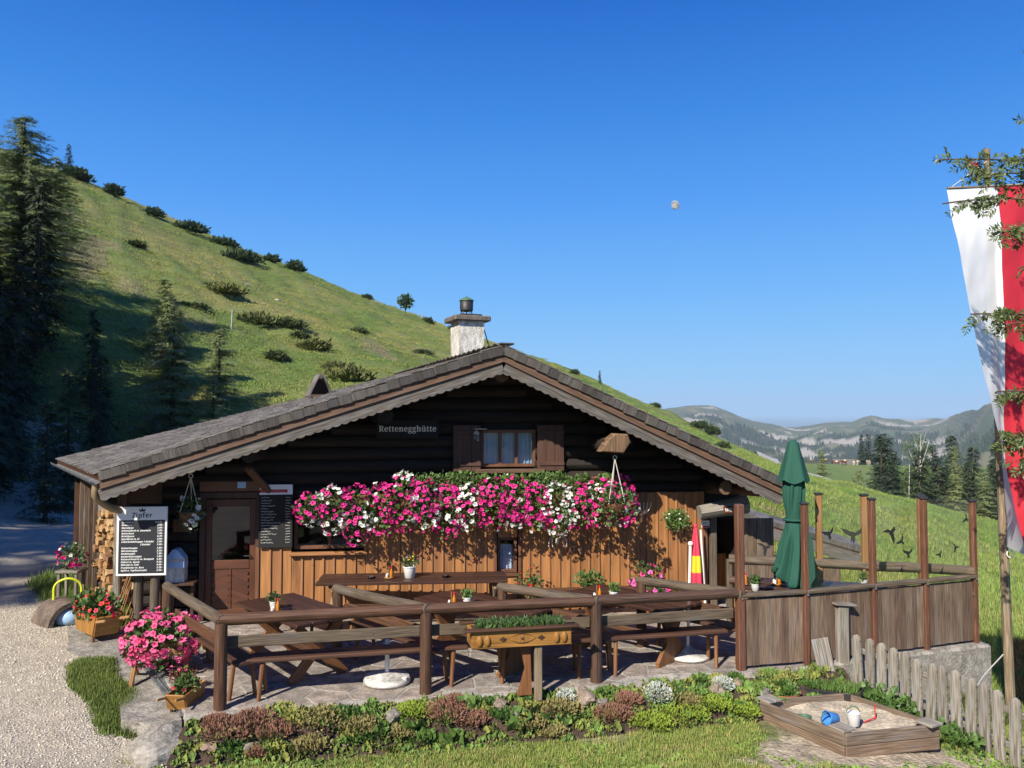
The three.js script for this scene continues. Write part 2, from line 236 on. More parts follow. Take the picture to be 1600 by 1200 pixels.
const gravelTex = tex(512, 512, (u, v) => { const p = tn(u, v, 60, 60, 3.1), q = tn(u, v, 120, 120, 7.1), w = tn(u, v, 8, 8, 1.1); const s = 0.86 + p * 0.24 + q * 0.26 + w * 0.1; return [s, s * 0.965, s * 0.90]; });
const gravelMat = std(C(0.60, 0.57, 0.52), 0.95, { map: clone(gravelTex, 0.7, 0.7), bumpMap: clone(roughBump, 1.3, 1.3), bumpScale: 0.02 });
struct('gravel_road', drape([[-9, -20, -3.2, -20], [-9, 2, -3.3, 2], [-9.4, 7.4, -3.35, 7.4], [-9.4, 8.6, -3.75, 8.3], [-9.9, 10.2, -4.95, 10.4], [-10.2, 12.2, -6.6, 12.4], [-12.0, 16, -8.6, 15.3], [-14.6, 22, -10.6, 21], [-18, 28, -13.6, 27], [-25, 36, -20, 37]], 150, 26, 0.035), gravelMat);
{ // loose stones on the lane
  const g = new THREE.IcosahedronGeometry(1, 0), n = 16000, im = new THREE.InstancedMesh(g, std(C(0.72, 0.68, 0.61), 0.9), n), m = new THREE.Matrix4(), q = new THREE.Quaternion();
  for (let i = 0; i < n; i++) {
    const d = 6.6 + Math.pow(rnd(), 1.6) * 8, x = rr(-9, -3.2 - Math.max(0, d - 7.8) * 0.72), s = rr(0.004, 0.012);
    q.setFromEuler(new THREE.Euler(rr(0, 6), rr(0, 6), rr(0, 6))); m.compose(V(x, gh(x, d) + 0.035 + s * 0.3, -d), q, V(s * rr(0.8, 1.6), s * 0.7, s)); im.setMatrixAt(i, m);
    const k = rr(0.62, 1.0); im.setColorAt(i, C(k, k * 0.95, k * 0.86));
  }
  im.name = 'loose_gravel'; tag(im, 'loose pale stones scattered over the gravel lane', 'gravel', null, 'stuff'); scene.add(im);
}
struct('meadow_track', drape([[60, 203, 63, 197], [52, 168, 57, 166], [43.5, 138, 49, 137], [40, 118, 44.5, 117], [36, 100, 40, 98], [28, 80, 32, 78]], 80, 4, 0.35), std(C(0.62, 0.59, 0.53), 0.95, { map: RT3 }));

// ---------------------------------------------------------------- mountains far off
const ridgePx = [[-20, 640], [600, 650], [900, 646], [1020, 640], [1045, 636], [1085, 633], [1115, 634], [1150, 647], [1185, 657], [1215, 663], [1245, 667], [1262, 665], [1290, 659], [1330, 658], [1350, 650], [1362, 648], [1382, 654], [1430, 657], [1470, 652], [1505, 642], [1540, 628], [1600, 605], [1760, 560], [2100, 540]];
{
  const ridgeAt = px => { let k = 0; while (k < ridgePx.length - 2 && px > ridgePx[k + 1][0]) k++; return lerp(ridgePx[k][1], ridgePx[k + 1][1], clamp((px - ridgePx[k][0]) / (ridgePx[k + 1][0] - ridgePx[k][0]))); };
  const pos = [], col = [], idx = [], na = 420, nr = 90, woodSpots = [];
  for (let i = 0; i <= na; i++) {
    const tanA = lerp(-0.6, 1.05, i / na), px = 800 + 1250 * tanA, rightHill = sstep(1440, 1560, px), R = lerp(3300, 1900, rightHill), top = 3 + (655 - ridgeAt(px)) / 1250 * R;
    for (let j = 0; j <= nr; j++) {
      const t = j / nr, dd = lerp(620, R * 1.25, t), u = clamp((dd - 620) / (R - 620)), x = tanA * dd;
      const shape = Math.pow(u, 1.55), back = dd > R ? (dd - R) * 0.5 : 0, n1 = fbm(x * 0.0028, dd * 0.0028, 5, 3.3), n2 = Math.abs(nz(x * 0.006, dd * 0.002, 8.8));
      const y = lerp(-100, top, shape) + (n1 * 60 - n2 * 34 + fbm(x * 0.012, dd * 0.012, 3, 9.9) * 16) * Math.pow(Math.sin(Math.PI * clamp(u * 0.94)), 0.8) - back + (u > 0.97 ? fbm(px * 0.05, 2, 3) * 3 : 0);
      pos.push(x, y, -dd);
      const f = fbm(x * 0.006, dd * 0.006, 4, 6.1), steep = Math.abs(n1) + n2 * 0.7 + f * 0.6, hgt = u + f * 0.35;
      let c = hgt > 0.74 ? [0.085, 0.115, 0.06] : [0.026, 0.045, 0.022];
      if (hgt > 0.5 && steep > 0.40 && px < 1480) c = [0.34, 0.315, 0.265];
      else if (hgt > 0.42 && fbm(x * 0.012, dd * 0.009, 3, 1.9) > 0.16) c = [0.16, 0.155, 0.085];
      col.push(...c); if (c[0] < 0.03 && u > 0.02 && u < 0.9 && px > 880) woodSpots.push([x, y, dd]);
    }
  }
  for (let i = 0; i < na; i++) for (let j = 0; j < nr; j++) { const p = i * (nr + 1) + j; idx.push(p, p + nr + 1, p + 1, p + 1, p + nr + 1, p + nr + 2); }
  const g = new THREE.BufferGeometry(); g.setAttribute('position', new THREE.Float32BufferAttribute(pos, 3)); g.setAttribute('color', new THREE.Float32BufferAttribute(col, 3)); g.setIndex(idx); g.computeVertexNormals();
  struct('mountain', g, std(C(1, 1, 1), 0.95, { vertexColors: true }));
  const cone = new THREE.ConeGeometry(1, 1, 5, 1); cone.translate(0, 0.5, 0);
  const n = 16000, im = new THREE.InstancedMesh(cone, std(C(0.034, 0.056, 0.028), 0.95), n), m = new THREE.Matrix4();
  for (let i = 0; i < n; i++) { const s = pick(woodSpots), h = rr(8, 17), w = h * rr(0.16, 0.24); m.makeScale(w, h, w); m.setPosition(s[0] + rr(-12, 12), s[1] - 2, -s[2] + rr(-14, 14)); im.setMatrixAt(i, m); const k = rr(0.7, 1.3); im.setColorAt(i, C(k, k, k)); }
  im.name = 'far_forest'; tag(im, 'dark spruce forest covering the slopes below the far mountains', 'forest', null, 'stuff'); scene.add(im);
}
{ // the pale daytime moon, far behind everything
  const d = 5200, dir = V((1058 - 800) / 1250, 0, -1); const y = 3.16 + (655 - 317) / 1250 * d;
  const moonTex = tex(256, 128, (u, v) => { const a = tn(u, v, 7, 5, 2.9), b = tn(u, v, 17, 11, 5.5); const s = 0.9 + clamp(a * 0.7, -0.16, 0.05) + b * 0.06; return [s, s, s]; });
  solo('moon_in_sky', new THREE.SphereGeometry(5200 * 0.0058, 32, 20), std(C(0.42, 0.42, 0.42), 1, { map: moonTex }), 'pale half-lit daytime moon high in the clear blue sky', 'moon', [dir.x * d, y, -d], [0.26, -0.2, 0.5]).scale.set(0.86, 1, 0.22);
}

// ---------------------------------------------------------------- the hut
const HUT_TURN = THREE.MathUtils.degToRad(8), HO = [-0.17, 13.3];
const hut = thing('alpine_hut', 'low dark timber alpine hut with shingle roof and flower-hung front', 'hut', [HO[0], 0, -HO[1]], HUT_TURN);
// wall frame -> world: t along the front, y up, o out towards the terrace
const HW = (t, y, o) => V(HO[0] + t * Math.cos(HUT_TURN) + o * Math.sin(HUT_TURN), y, -HO[1] - t * Math.sin(HUT_TURN) + o * Math.cos(HUT_TURN));
const RA = V(-0.11, 4.25, 1.1), RB_ = V(-5.89, 2.38, 1.1), RC = V(-1.72, 4.30, -8.0), RD = V(-9.69, 2.21, -7.1), RE = V(4.37, 2.17, 1.1), RF = V(2.9, 2.2, -8.0);
const patch = (a, b, c, d) => (s, q) => { const f = a.clone().lerp(b, s), r = c.clone().lerp(d, s); return f.lerp(r, q); };
const roofL = patch(RA, RB_, RC, RD), roofR = patch(RA, RE, RC, RF);
const frontY = t => t < RA.x ? lerp(RA.y, RB_.y, (RA.x - t) / (RA.x - RB_.x)) : lerp(RA.y, RE.y, (t - RA.x) / (RE.x - RA.x));   // roof height over the front wall

{ // closed shell: front wall with openings, side and rear walls, floor
  const shell = new THREE.Group(); shell.name = 'wall'; hut.add(shell);
  const gab = [[-5.4, -0.1], [-5.4, frontY(-5.4) - 0.22], [RA.x, frontY(RA.x) - 0.24], [4.25, frontY(4.25) - 0.2], [4.25, -0.5]];
  const rect = (x0, y0, x1, y1) => [[x0, y0], [x1, y0], [x1, y1], [x0, y1]];
  part(shell, 'front_wall', extr(gab, 0.14, 0, [rect(-0.34, 2.37, 0.58, 2.98), rect(-3.34, 1.08, -2.24, 1.74), rect(-0.06, 0.62, 0.26, 1.2), rect(3.56, -0.3, 4.12, 1.42), rect(-4.72, 0.02, -3.92, 1.92)]), M.blackLog[1], [0, 0, -0.34]);
  const back = V(-1.6, 0, -7.6);
  const side = (x0, x1, z1, h) => { const a = V(x0, h / 2 - 0.4, -0.3), b = V(x1, h / 2 - 0.4, z1); return boardGeo(a, b, 0.16, h + 0.8, 0.01); };
  part(shell, 'side_wall', side(-5.35, -9.1, -6.8, 2.2), M.darkWood); part(shell, 'side_wall', side(4.2, 2.7, -7.6, 2.0), M.darkWood);
  part(shell, 'rear_wall', boardGeo(V(-9.0, 0.6, -6.6), V(2.7, 0.6, -7.6), 0.16, 2.5, 0.01), M.darkWood);
  part(shell, 'floor_slab', (() => { const g = extr([[-5.35, 0.3], [4.2, 0.3], [2.7, 7.6], [-9.1, 6.8]], 0.1); g.rotateX(-Math.PI / 2); return g; })(), M.concrete, [0, -0.12, 0]);
}
{ // horizontal logs of the gable, each its own piece
  const logs = new THREE.Group(); logs.name = 'gable_logs'; hut.add(logs);
  for (let k = 0; k < 11; k++) {
    const y = 1.98 + k * 0.205, lim = s => { let t = s * 0.3; while (Math.abs(t) < 5.3 && frontY(t) - 0.3 > y + 0.1) t += s * 0.04; return t; };
    let a = lim(-1), b = Math.min(4.2, lim(1)); if (b - a < 0.5) break;
    const segs = y > 2.3 && y < 3.05 ? [[a, -0.38], [0.62, b]] : [[a, b]];
    for (const [p, q] of segs) if (q - p > 0.2) part(logs, 'log', logGeo(V(p - rr(0, 0.1), y, -0.14), V(q + rr(0, 0.1), y + rr(-0.01, 0.01), -0.14), 0.108, 0.1, 10, 0.05, 8), pick(M.blackLog));
  }
  for (let k = 0; k < 9; k++) part(logs, 'log', logGeo(V(-5.75 + rr(-0.1, 0.05), 0.1 + k * 0.205, -0.14), V(-4.82, 0.1 + k * 0.205, -0.14), 0.105, 0.1, 10, 0.05, 3), pick(M.blackLog));
}
{ // board and batten cladding, board by board
  const clad = new THREE.Group(); clad.name = 'cladding'; hut.add(clad);
  const runs = [[-3.86, -3.37, -0.02, 1.12], [-3.37, -2.21, -0.02, 0.99], [-2.21, -0.09, -0.02, 1.93], [0.29, 3.5, -0.18, 1.92]];
  for (const [t0, t1, y0, y1] of runs) {
    const n = Math.max(2, Math.round((t1 - t0) / 0.172)), w = (t1 - t0) / n;
    for (let k = 0; k < n; k++) {
      const t = t0 + (k + 0.5) * w, h = y1 - y0 + rr(-0.008, 0.008);
      part(clad, 'plank', cbox(w - 0.006, h, 0.022, 0.004, 1), pick(M.plank), [t, (y0 + y1) / 2, -0.005 + rr(-0.003, 0.003)]);
      if (k) part(clad, 'batten', cbox(0.036, h - 0.01, 0.026, 0.006, 1), M.batten, [t0 + k * w, (y0 + y1) / 2, 0.02]);
    }
  }
  part(clad, 'corner_board', cbox(0.06, 1.15, 0.05, 0.006, 1), M.trim, [-3.89, 0.56, 0.01]);
  part(clad, 'corner_board', cbox(0.05, 0.96, 0.045, 0.006, 1), M.batten, [-2.21, 1.45, 0.02]); part(clad, 'corner_board', cbox(0.05, 1.97, 0.045, 0.006, 1), M.trim, [-0.11, 0.95, 0.02]); part(clad, 'corner_board', cbox(0.05, 2.1, 0.045, 0.006, 1), M.trim, [0.3, 0.87, 0.021]);
  part(clad, 'sill_board', cbox(1.22, 0.05, 0.12, 0.008, 0), M.batten, [-2.79, 1.02, 0.04]); part(clad, 'base_beam', cbox(3.9, 0.14, 0.06, 0.01, 0), M.trim, [-1.9, -0.05, 0.012]);
  part(clad, 'ledge_board', cbox(0.34, 0.05, 0.05, 0.006, 0), M.trim, [0.1, 0.6, 0.02]); part(clad, 'plank', cbox(0.33, 0.6, 0.022, 0.004, 1), M.plank[2], [0.1, 0.28, -0.004]); part(clad, 'plank', cbox(0.33, 0.72, 0.022, 0.004, 1), M.plank[3], [0.1, 1.57, -0.006]);
}
{ // door with a tall pane above diagonal boards
  const door = new THREE.Group(); door.name = 'door'; door.position.set(-4.32, 0, -0.1); hut.add(door);
  part(door, 'door_frame', extr([[-0.46, 0], [-0.46, 1.99], [0.46, 1.99], [0.46, 0], [0.39, 0], [0.39, 1.91], [-0.39, 1.91], [-0.39, 0]], 0.1, 0.006), M.darkWood, [0, 0.01, -0.02]);
  part(door, 'stile', cbox(0.1, 1.88, 0.05, 0.008, 1), M.door[0], [-0.34, 0.95, 0]); part(door, 'stile', cbox(0.1, 1.88, 0.05, 0.008, 1), M.door[0], [0.34, 0.95, 0]);
  part(door, 'door_rail', cbox(0.58, 0.12, 0.05, 0.008, 0), M.door[0], [0, 1.83, 0]); part(door, 'door_rail', cbox(0.58, 0.14, 0.05, 0.008, 0), M.door[0], [0, 0.86, 0]); part(door, 'door_rail', cbox(0.58, 0.16, 0.05, 0.008, 0), M.door[0], [0, 0.09, 0]);
  part(door, 'pane', new THREE.BoxGeometry(0.58, 0.84, 0.006), M.pane, [0, 1.35, 0.0]);
  for (let k = 0; k < 7; k++) for (const s of [-1, 1]) part(door, 'diagonal_board', boardGeo(V(s * 0.01, 0.1 + k * 0.105, 0.0), V(s * 0.28, 0.1 + k * 0.105 - 0.13, 0.0), 0.02, 0.098, 0.004), M.door[(k + (s > 0)) % 2], [0, 0.13, 0]);
  part(door, 'centre_strip', cbox(0.03, 0.7, 0.03, 0.004, 1), M.door[0], [0, 0.5, 0.008]); part(door, 'backing', cbox(0.6, 0.8, 0.012, 0.002, 1), M.door[1], [0, 0.45, -0.02]); part(door, 'handle', merged([new THREE.CylinderGeometry(0.01, 0.01, 0.06, 8).rotateX(Math.PI / 2).translate(0.3, 1.0, 0.05), cbox(0.1, 0.018, 0.018, 0.004).translate(0.26, 1.0, 0.08)]), M.iron);
  part(hut, 'lintel_board', cbox(0.95, 0.16, 0.06, 0.008, 0), M.trim, [-4.32, 2.1, -0.04]);
  part(hut, 'fanlight_plate', cbox(0.13, 0.1, 0.01, 0.002), M.paleBlue, [-4.15, 2.12, 0.0]);
}
function windowIn(x0, x1, y0, y1, n, curtainMat, curtainTop = 1, curtainGap = 0) {
  const w = new THREE.Group(); w.name = 'window'; w.position.set((x0 + x1) / 2, (y0 + y1) / 2, -0.16); hut.add(w); const W2 = (x1 - x0) / 2, H2 = (y1 - y0) / 2, b = 0.045;
  part(w, 'frame', extr([[-W2, -H2], [W2, -H2], [W2, H2], [-W2, H2]], 0.09, 0.003, [[[-W2 + b, -H2 + b], [W2 - b, -H2 + b], [W2 - b, H2 - b], [-W2 + b, H2 - b]]]), M.trim);
  for (let k = 0; k < n; k++) {
    const cw = (2 * W2 - 2 * b) / n, cx = -W2 + b + (k + 0.5) * cw; part(w, 'pane', new THREE.BoxGeometry(cw - 0.012, 2 * H2 - 2 * b, 0.005), M.pane, [cx, 0, 0.045]);
    if (k) part(w, 'mullion', cbox(0.05, 2 * H2 - 2 * b, 0.06, 0.006, 1), M.trim, [cx - cw / 2, 0, 0.045]);
    if (curtainMat && !(curtainGap && k === curtainGap)) { const g = new THREE.PlaneGeometry(cw * 0.98, (2 * H2 - 2 * b) * curtainTop, 30, 1), p = g.attributes.position; for (let i = 0; i < p.count; i++) p.setZ(i, Math.sin(p.getX(i) * 95) * 0.014); g.computeVertexNormals(); part(w, 'curtain', g, curtainMat, [cx, -H2 + b + (2 * H2 - 2 * b) * curtainTop / 2, -0.03]); }
  }
  return w;
}
windowIn(-0.34, 0.58, 2.37, 2.98, 3, M.curtainBlue); windowIn(-3.34, -2.24, 1.08, 1.74, 2, null); windowIn(-0.06, 0.26, 0.62, 1.2, 1, M.curtain, 0.82);
part(hut, 'window_sill', cbox(1.16, 0.07, 0.14, 0.01, 0), M.fascia, [0.14, 2.3, 0.0]);
for (const [sx, l] of [[-0.58, 'dark brown shutter in the shade of the roof'], [0.82, 'brown shutter half lit by the sun']]) {
  const s = new THREE.Group(); s.name = 'shutter'; s.userData.label = l; s.position.set(sx, 2.68, 0.02); hut.add(s);
  for (let k = 0; k < 3; k++) part(s, 'plank', cbox(0.148, 0.76, 0.024, 0.004, 1), M.shutter, [(k - 1) * 0.152, 0, 0]);
  for (const y of [-0.26, 0.26]) part(s, 'batten', cbox(0.42, 0.06, 0.02, 0.004, 0), M.shutter, [0.02, y, 0.022]);
}
{ // purlins and roof
  const purlin = (t, y, r, out, mat) => { const g = new THREE.Group(); g.name = 'purlin'; hut.add(g); part(g, 'beam', logGeo(V(t, y, -1.5), V(t, y, out), r, r * 0.95, 12, 0.05, 6), M.blackLog[2]); const e = new THREE.CircleGeometry(r * 0.93, 14); part(g, 'cut_end', e, mat, [t, y, out + 0.004]); };
  purlin(RA.x, 3.86, 0.13, 0.85, M.beamEnd); purlin(1.6, 2.76, 0.13, 0.98, M.beamEnd); purlin(-1.9, 3.22, 0.13, 0.8, M.blackLog[0]); purlin(-3.9, 2.62, 0.12, 0.85, M.blackLog[2]); purlin(3.55, 2.05, 0.12, 0.8, M.beamEnd);
  part(hut, 'brace', boardGeo(V(-4.02, 2.42, 0.3), V(-3.72, 2.0, 0.02), 0.14, 0.1, 0.03), M.trim);
  // carved end of the purlin from which the basket hangs
  part(hut, 'carved_beam_end', extr([[-0.2, -0.11], [0.14, -0.13], [0.24, 0.02], [0.2, 0.13], [0.02, 0.14], [-0.08, 0.06]], 0.24, 0.02), M.beamEnd, [1.62, 2.78, 0.86]);
  const roof = new THREE.Group(); roof.name = 'roof'; hut.add(roof);
  const slab = (fn, th, name, s1 = 1, mat = M.darkWood) => { // boarding under the shingles
    const nu = 12, nv = 12, P = [], I = [], up = V(0, -th, 0), uv = [];
    for (let k = 0; k < 2; k++) for (let i = 0; i <= nu; i++) for (let j = 0; j <= nv; j++) { const p = fn(i / nu * s1, j / nv).addScaledVector(up, k); P.push(p.x, p.y, p.z); uv.push(j / nv * 9, i / nu * 6); }
    const at = (k, i, j) => k * (nu + 1) * (nv + 1) + i * (nv + 1) + j, q = (a, b, c, d) => I.push(a, b, c, a, c, d);
    for (let i = 0; i < nu; i++) for (let j = 0; j < nv; j++) { q(at(0, i, j), at(0, i + 1, j), at(0, i + 1, j + 1), at(0, i, j + 1)); q(at(1, i, j), at(1, i, j + 1), at(1, i + 1, j + 1), at(1, i + 1, j)); }
    for (let i = 0; i < nu; i++) for (const j of [0, nv]) q(at(0, i, j), at(1, i, j), at(1, i + 1, j), at(0, i + 1, j)); for (let j = 0; j < nv; j++) for (const i of [0, nu]) q(at(0, i, j), at(0, i, j + 1), at(1, i, j + 1), at(1, i, j));
    const g = new THREE.BufferGeometry(); g.setAttribute('position', new THREE.Float32BufferAttribute(P, 3)); g.setAttribute('uv', new THREE.Float32BufferAttribute(uv, 2)); g.setIndex(I); const f = g.toNonIndexed(); f.computeVertexNormals(); part(roof, name, f, mat);
  };
  slab(roofL, 0.09, 'roof_boarding'); slab(roofR, 0.09, 'roof_boarding');
  const shingleAt = (fn, s, q, w, l, th, lift, col) => { // one shingle lying on the slope
    const c = fn(s, q), du = fn(Math.min(1.02, s + 0.01), q).sub(c).normalize(), dv = fn(s, q + 0.01).sub(c).normalize(), n = dv.clone().cross(du).normalize(); if (n.y < 0) n.negate();
    const g = new THREE.BoxGeometry(w, th, l), u = g.attributes.uv; for (let i = 0; i < u.count; i++) u.setXY(i, u.getX(i) * w + col, u.getY(i) * l + col * 1.7);
    const bx = n.clone().cross(du).normalize(), m = new THREE.Matrix4().makeBasis(bx, n, du); g.rotateX(-0.07 + rr(-0.03, 0.03)); g.rotateY(rr(-0.03, 0.03)); g.applyMatrix4(m); g.translate(c.x + n.x * lift, c.y + n.y * lift, c.z + n.z * lift); return g;
  };
  const rows = 42, sets = [[], [], [], []];
  for (let i = 0; i < rows; i++) { const s = (i + 0.3) / rows; const cols = Math.round(fnLen(roofL, s) / 0.19); for (let j = 0; j < cols; j++) { const q = (j + 0.5 + (i % 2) * 0.4 + rr(-0.1, 0.1)) / cols; if (q < 1) sets[Math.floor(rnd() * 4)].push(shingleAt(roofL, s, q, rr(0.15, 0.2), 0.32, 0.014, 0.016 + rr(0, 0.012), rr(0, 9))); } }
  for (let i = 0; i < 20; i++) { const s = (i + 0.3) / 20; for (let j = 0; j < 30; j++) sets[Math.floor(rnd() * 4)].push(shingleAt(roofR, s, (j + 0.5) / 30, 0.3, 0.42, 0.016, 0.018, rr(0, 9))); }
  sets.forEach((a, k) => { const m = part(roof, 'shingle_cover', merged(a), M.shingle[k]); m.userData.kind = 'stuff'; });
  // verge: shingle ends one by one, then fascia board and scalloped bargeboard
  const verge = (a, b, n) => {
    const dir = b.clone().sub(a), L = dir.length(), sgn = Math.sign(dir.x), ang = Math.atan2(dir.y, dir.x);
    dir.normalize(); const turn = sgn > 0 ? ang : ang - Math.PI;
    for (let k = 0; k < n; k++) {
      const p = a.clone().addScaledVector(dir, (k + 0.5) * L / n); part(roof, 'shingle', cbox(L / n * 1.06, 0.125 + rr(-0.01, 0.012), 0.035, 0.004, 1), pick(M.verge), [p.x, p.y - 0.035 + rr(-0.006, 0.006), 1.125 + (k % 2) * 0.006], [0, 0, turn + sgn * 0.07 + rr(-0.02, 0.02)]);
      part(roof, 'shingle', shingleAtFlat(L / n * 1.15), pick(M.shingle), [p.x, p.y + 0.043 + rr(0, 0.008), 1.0], [rr(-0.03, 0.03), 0, turn + sgn * 0.05]);
    }
    const q = a.clone().addScaledVector(dir, L / 2); part(roof, 'fascia_board', cbox(L, 0.13, 0.04, 0.006, 0), M.fascia, [q.x, q.y - 0.135, 1.085], [0, 0, turn]); part(roof, 'drip_board', cbox(L, 0.018, 0.05, 0.004, 0), M.fascia, [q.x, q.y - 0.207, 1.09], [0, 0, turn]);
    const sc = Math.round(L / 0.135), pts = [[-L / 2, 0.10], [-L / 2, -0.05]]; for (let k = 0; k < sc; k++) for (const f of [0.2, 0.5, 0.8, 1]) pts.push([-L / 2 + (k + f) * L / sc, -0.05 - (f === 1 ? 0 : 0.026 * Math.sin(Math.PI * f))]); pts.push([L / 2, 0.10]);
    const g = extr(pts, 0.03), u = g.attributes.uv; for (let i = 0; i < u.count; i++) u.setXY(i, u.getY(i), u.getX(i)); part(roof, 'scalloped_bargeboard', g, M.barge, [q.x, q.y - 0.32, 1.05], [0, 0, turn]);
  };
  verge(RA, RB_, 33); verge(RA, RE, 26);
  part(roof, 'ridge_board', boardGeo(RA.clone().add(V(0.05, 0.06, 0.06)), RC.clone().add(V(0, 0.05, 0)), 0.22, 0.03), M.verge[1]);
  // gutter along the left eave with its down pipe
  const gpts = []; for (let k = 0; k <= 10; k++) gpts.push([0.085 * Math.cos(Math.PI + k / 10 * Math.PI), 0.085 * Math.sin(Math.PI + k / 10 * Math.PI)]);
  const inner = gpts.slice().reverse().map(p => [p[0] * 0.92, p[1] * 0.92]); const L = RB_.distanceTo(RD), g = extr([...gpts, ...inner], L); const dir = RD.clone().sub(RB_).normalize(); const x = V(0, 1, 0).cross(dir).normalize(); g.applyMatrix4(new THREE.Matrix4().makeBasis(x, dir.clone().cross(x), dir));
  part(roof, 'gutter', g, M.zinc, [RB_.x - 0.06, RB_.y - 0.06, RB_.z + 0.02]);
  part(roof, 'eave_board', boardGeo(RB_.clone().add(V(0.02, -0.09, 0)), RD.clone().add(V(0.02, -0.09, 0)), 0.03, 0.2), M.fascia);
  const path = new THREE.CatmullRomCurve3([V(-5.97, 2.24, 1.0), V(-5.98, 2.05, 0.98), V(-5.86, 1.86, 0.7), V(-5.68, 1.72, 0.35), V(-5.6, 1.5, 0.2), V(-5.6, 0.8, 0.16), V(-5.6, 0, 0.16)], false, 'catmullrom', 0.4);
  part(hut, 'downpipe', new THREE.TubeGeometry(path, 50, 0.052, 12), M.pipe);
}
function fnLen(fn, s) { return fn(s, 0).distanceTo(fn(s, 1)); }
function shingleAtFlat(w) { const g = new THREE.BoxGeometry(w, 0.016, 0.3); const u = g.attributes.uv, o = rnd() * 5; for (let i = 0; i < u.count; i++) u.setXY(i, u.getX(i) * w + o, u.getY(i) * 0.3 + o); return g; }
{ // chimney and the little roof vent
  const ch = new THREE.Group(); ch.name = 'chimney'; ch.position.set(-0.36, 0, -2.6); ch.scale.set(0.86, 1, 0.86); ch.rotation.y = THREE.MathUtils.degToRad(14); hut.add(ch);
  const body = new THREE.BoxGeometry(0.6, 1.35, 0.62, 6, 12, 6), p = body.attributes.position; for (let i = 0; i < p.count; i++) { const n = 1 + 0.05 * fbm(p.getX(i) * 4 + 3, p.getY(i) * 4, 3, p.getZ(i) * 4); p.setX(i, p.getX(i) * n); p.setZ(i, p.getZ(i) * n); } body.computeVertexNormals();
  part(ch, 'stack', body, M.plaster, [0, 4.42, 0]); part(ch, 'base_collar', cbox(0.72, 0.3, 0.74, 0.05), M.capStone, [0, 3.98, 0]);
  part(ch, 'cap_slab', cbox(0.86, 0.105, 0.86, 0.02), M.capStone, [0, 5.13, 0]); part(ch, 'flue_frame', cbox(0.5, 0.05, 0.5, 0.01), M.iron, [0.03, 5.205, 0]);
  const cowl = new THREE.Group(); cowl.name = 'cowl'; cowl.position.set(-0.02, 5.22, 0); ch.add(cowl);
  part(cowl, 'drum', lathe([[0, 0.08], [0.135, 0.08], [0.15, 0.1], [0.155, 0.29], [0, 0.29]], 24), M.iron); part(cowl, 'lid', lathe([[0.172, 0.29], [0.172, 0.302], [0.09, 0.345], [0.02, 0.372], [0.008, 0.4], [0, 0.405]], 24), M.copper);
  for (let k = 0; k < 5; k++) part(cowl, 'foot', logGeo(V(0.15 * Math.cos(k * 1.257), -0.01, 0.15 * Math.sin(k * 1.257)), V(0.12 * Math.cos(k * 1.257), 0.09, 0.12 * Math.sin(k * 1.257)), 0.011, 0.011, 6, 0, 1), M.iron);
  part(ch, 'stay_wire', logGeo(V(0.34, 5.05, 0.1), V(0.55, 4.35, 0.2), 0.012, 0.012, 6, 0, 1), M.iron); part(ch, 'pipe_cover', cbox(0.14, 0.25, 0.14, 0.02), M.whiteRough, [0.62, 4.3, 0.1]); part(ch, 'vent_pipe', new THREE.CylinderGeometry(0.04, 0.04, 0.4, 10), M.iron, [0.5, 4.3, 0.14]);
  const dv = new THREE.Group(); dv.name = 'roof_vent'; const vp = roofL(0.33, 0.6); dv.position.set(vp.x + 0.1, vp.y - 0.03, vp.z + 0.6); dv.rotation.y = 0.25; hut.add(dv);
  for (const s of [-1, 1]) for (let k = 0; k < 3; k++) part(dv, 'shingle', cbox(0.03, 0.18, 0.6, 0.005, 1), pick(M.shingle), [s * (0.07 + 0.068 * (2 - k)), 0.11 + k * 0.145, 0], [0, 0, s * 0.44]);
  part(dv, 'back_board', extr([[-0.2, 0], [0.2, 0], [0, 0.42]], 0.03), M.darkWood, [0, 0.03, -0.1]); part(dv, 'sill', cbox(0.44, 0.06, 0.08, 0.006, 0), M.fascia, [0, 0.04, 0.27]);
}
{ // toilet door on the right with its log lintel
  part(hut, 'door_post', cbox(0.12, 2.0, 0.14, 0.015, 1), M.greyRail, [3.63, 0.5, 0.02]); part(hut, 'door_post', cbox(0.07, 1.95, 0.05, 0.01, 1), M.trim, [3.5, 0.6, 0.04]);
  part(hut, 'log_lintel', (() => { const g = logGeo(V(3.28, 1.62, 0.32), V(4.12, 1.72, 0.34), 0.125, 0.14, 14, 0.12, 10); return g; })(), M.grey[0]); part(hut, 'roof_log', logGeo(V(3.5, 1.98, -0.2), V(4.25, 1.98, 0.7), 0.09, 0.085, 12, 0.1, 6), M.beamEnd);
  for (let k = 0; k < 4; k++) part(hut, 'plank', cbox(0.15, 2.0, 0.03, 0.006, 1), k % 2 ? M.panel[0] : M.panel[3], [4.2 + k * 0.157, 0.45, 0.0]);
  part(hut, 'orange_door', (() => { const g = new THREE.BufferGeometry(); return merged([0, 1, 2].map(k => cbox(0.1, 0.95, 0.03, 0.005, 1).translate(k * 0.105, 0, 0))); })(), M.orange, [3.88, 0.3, -0.5]);
}

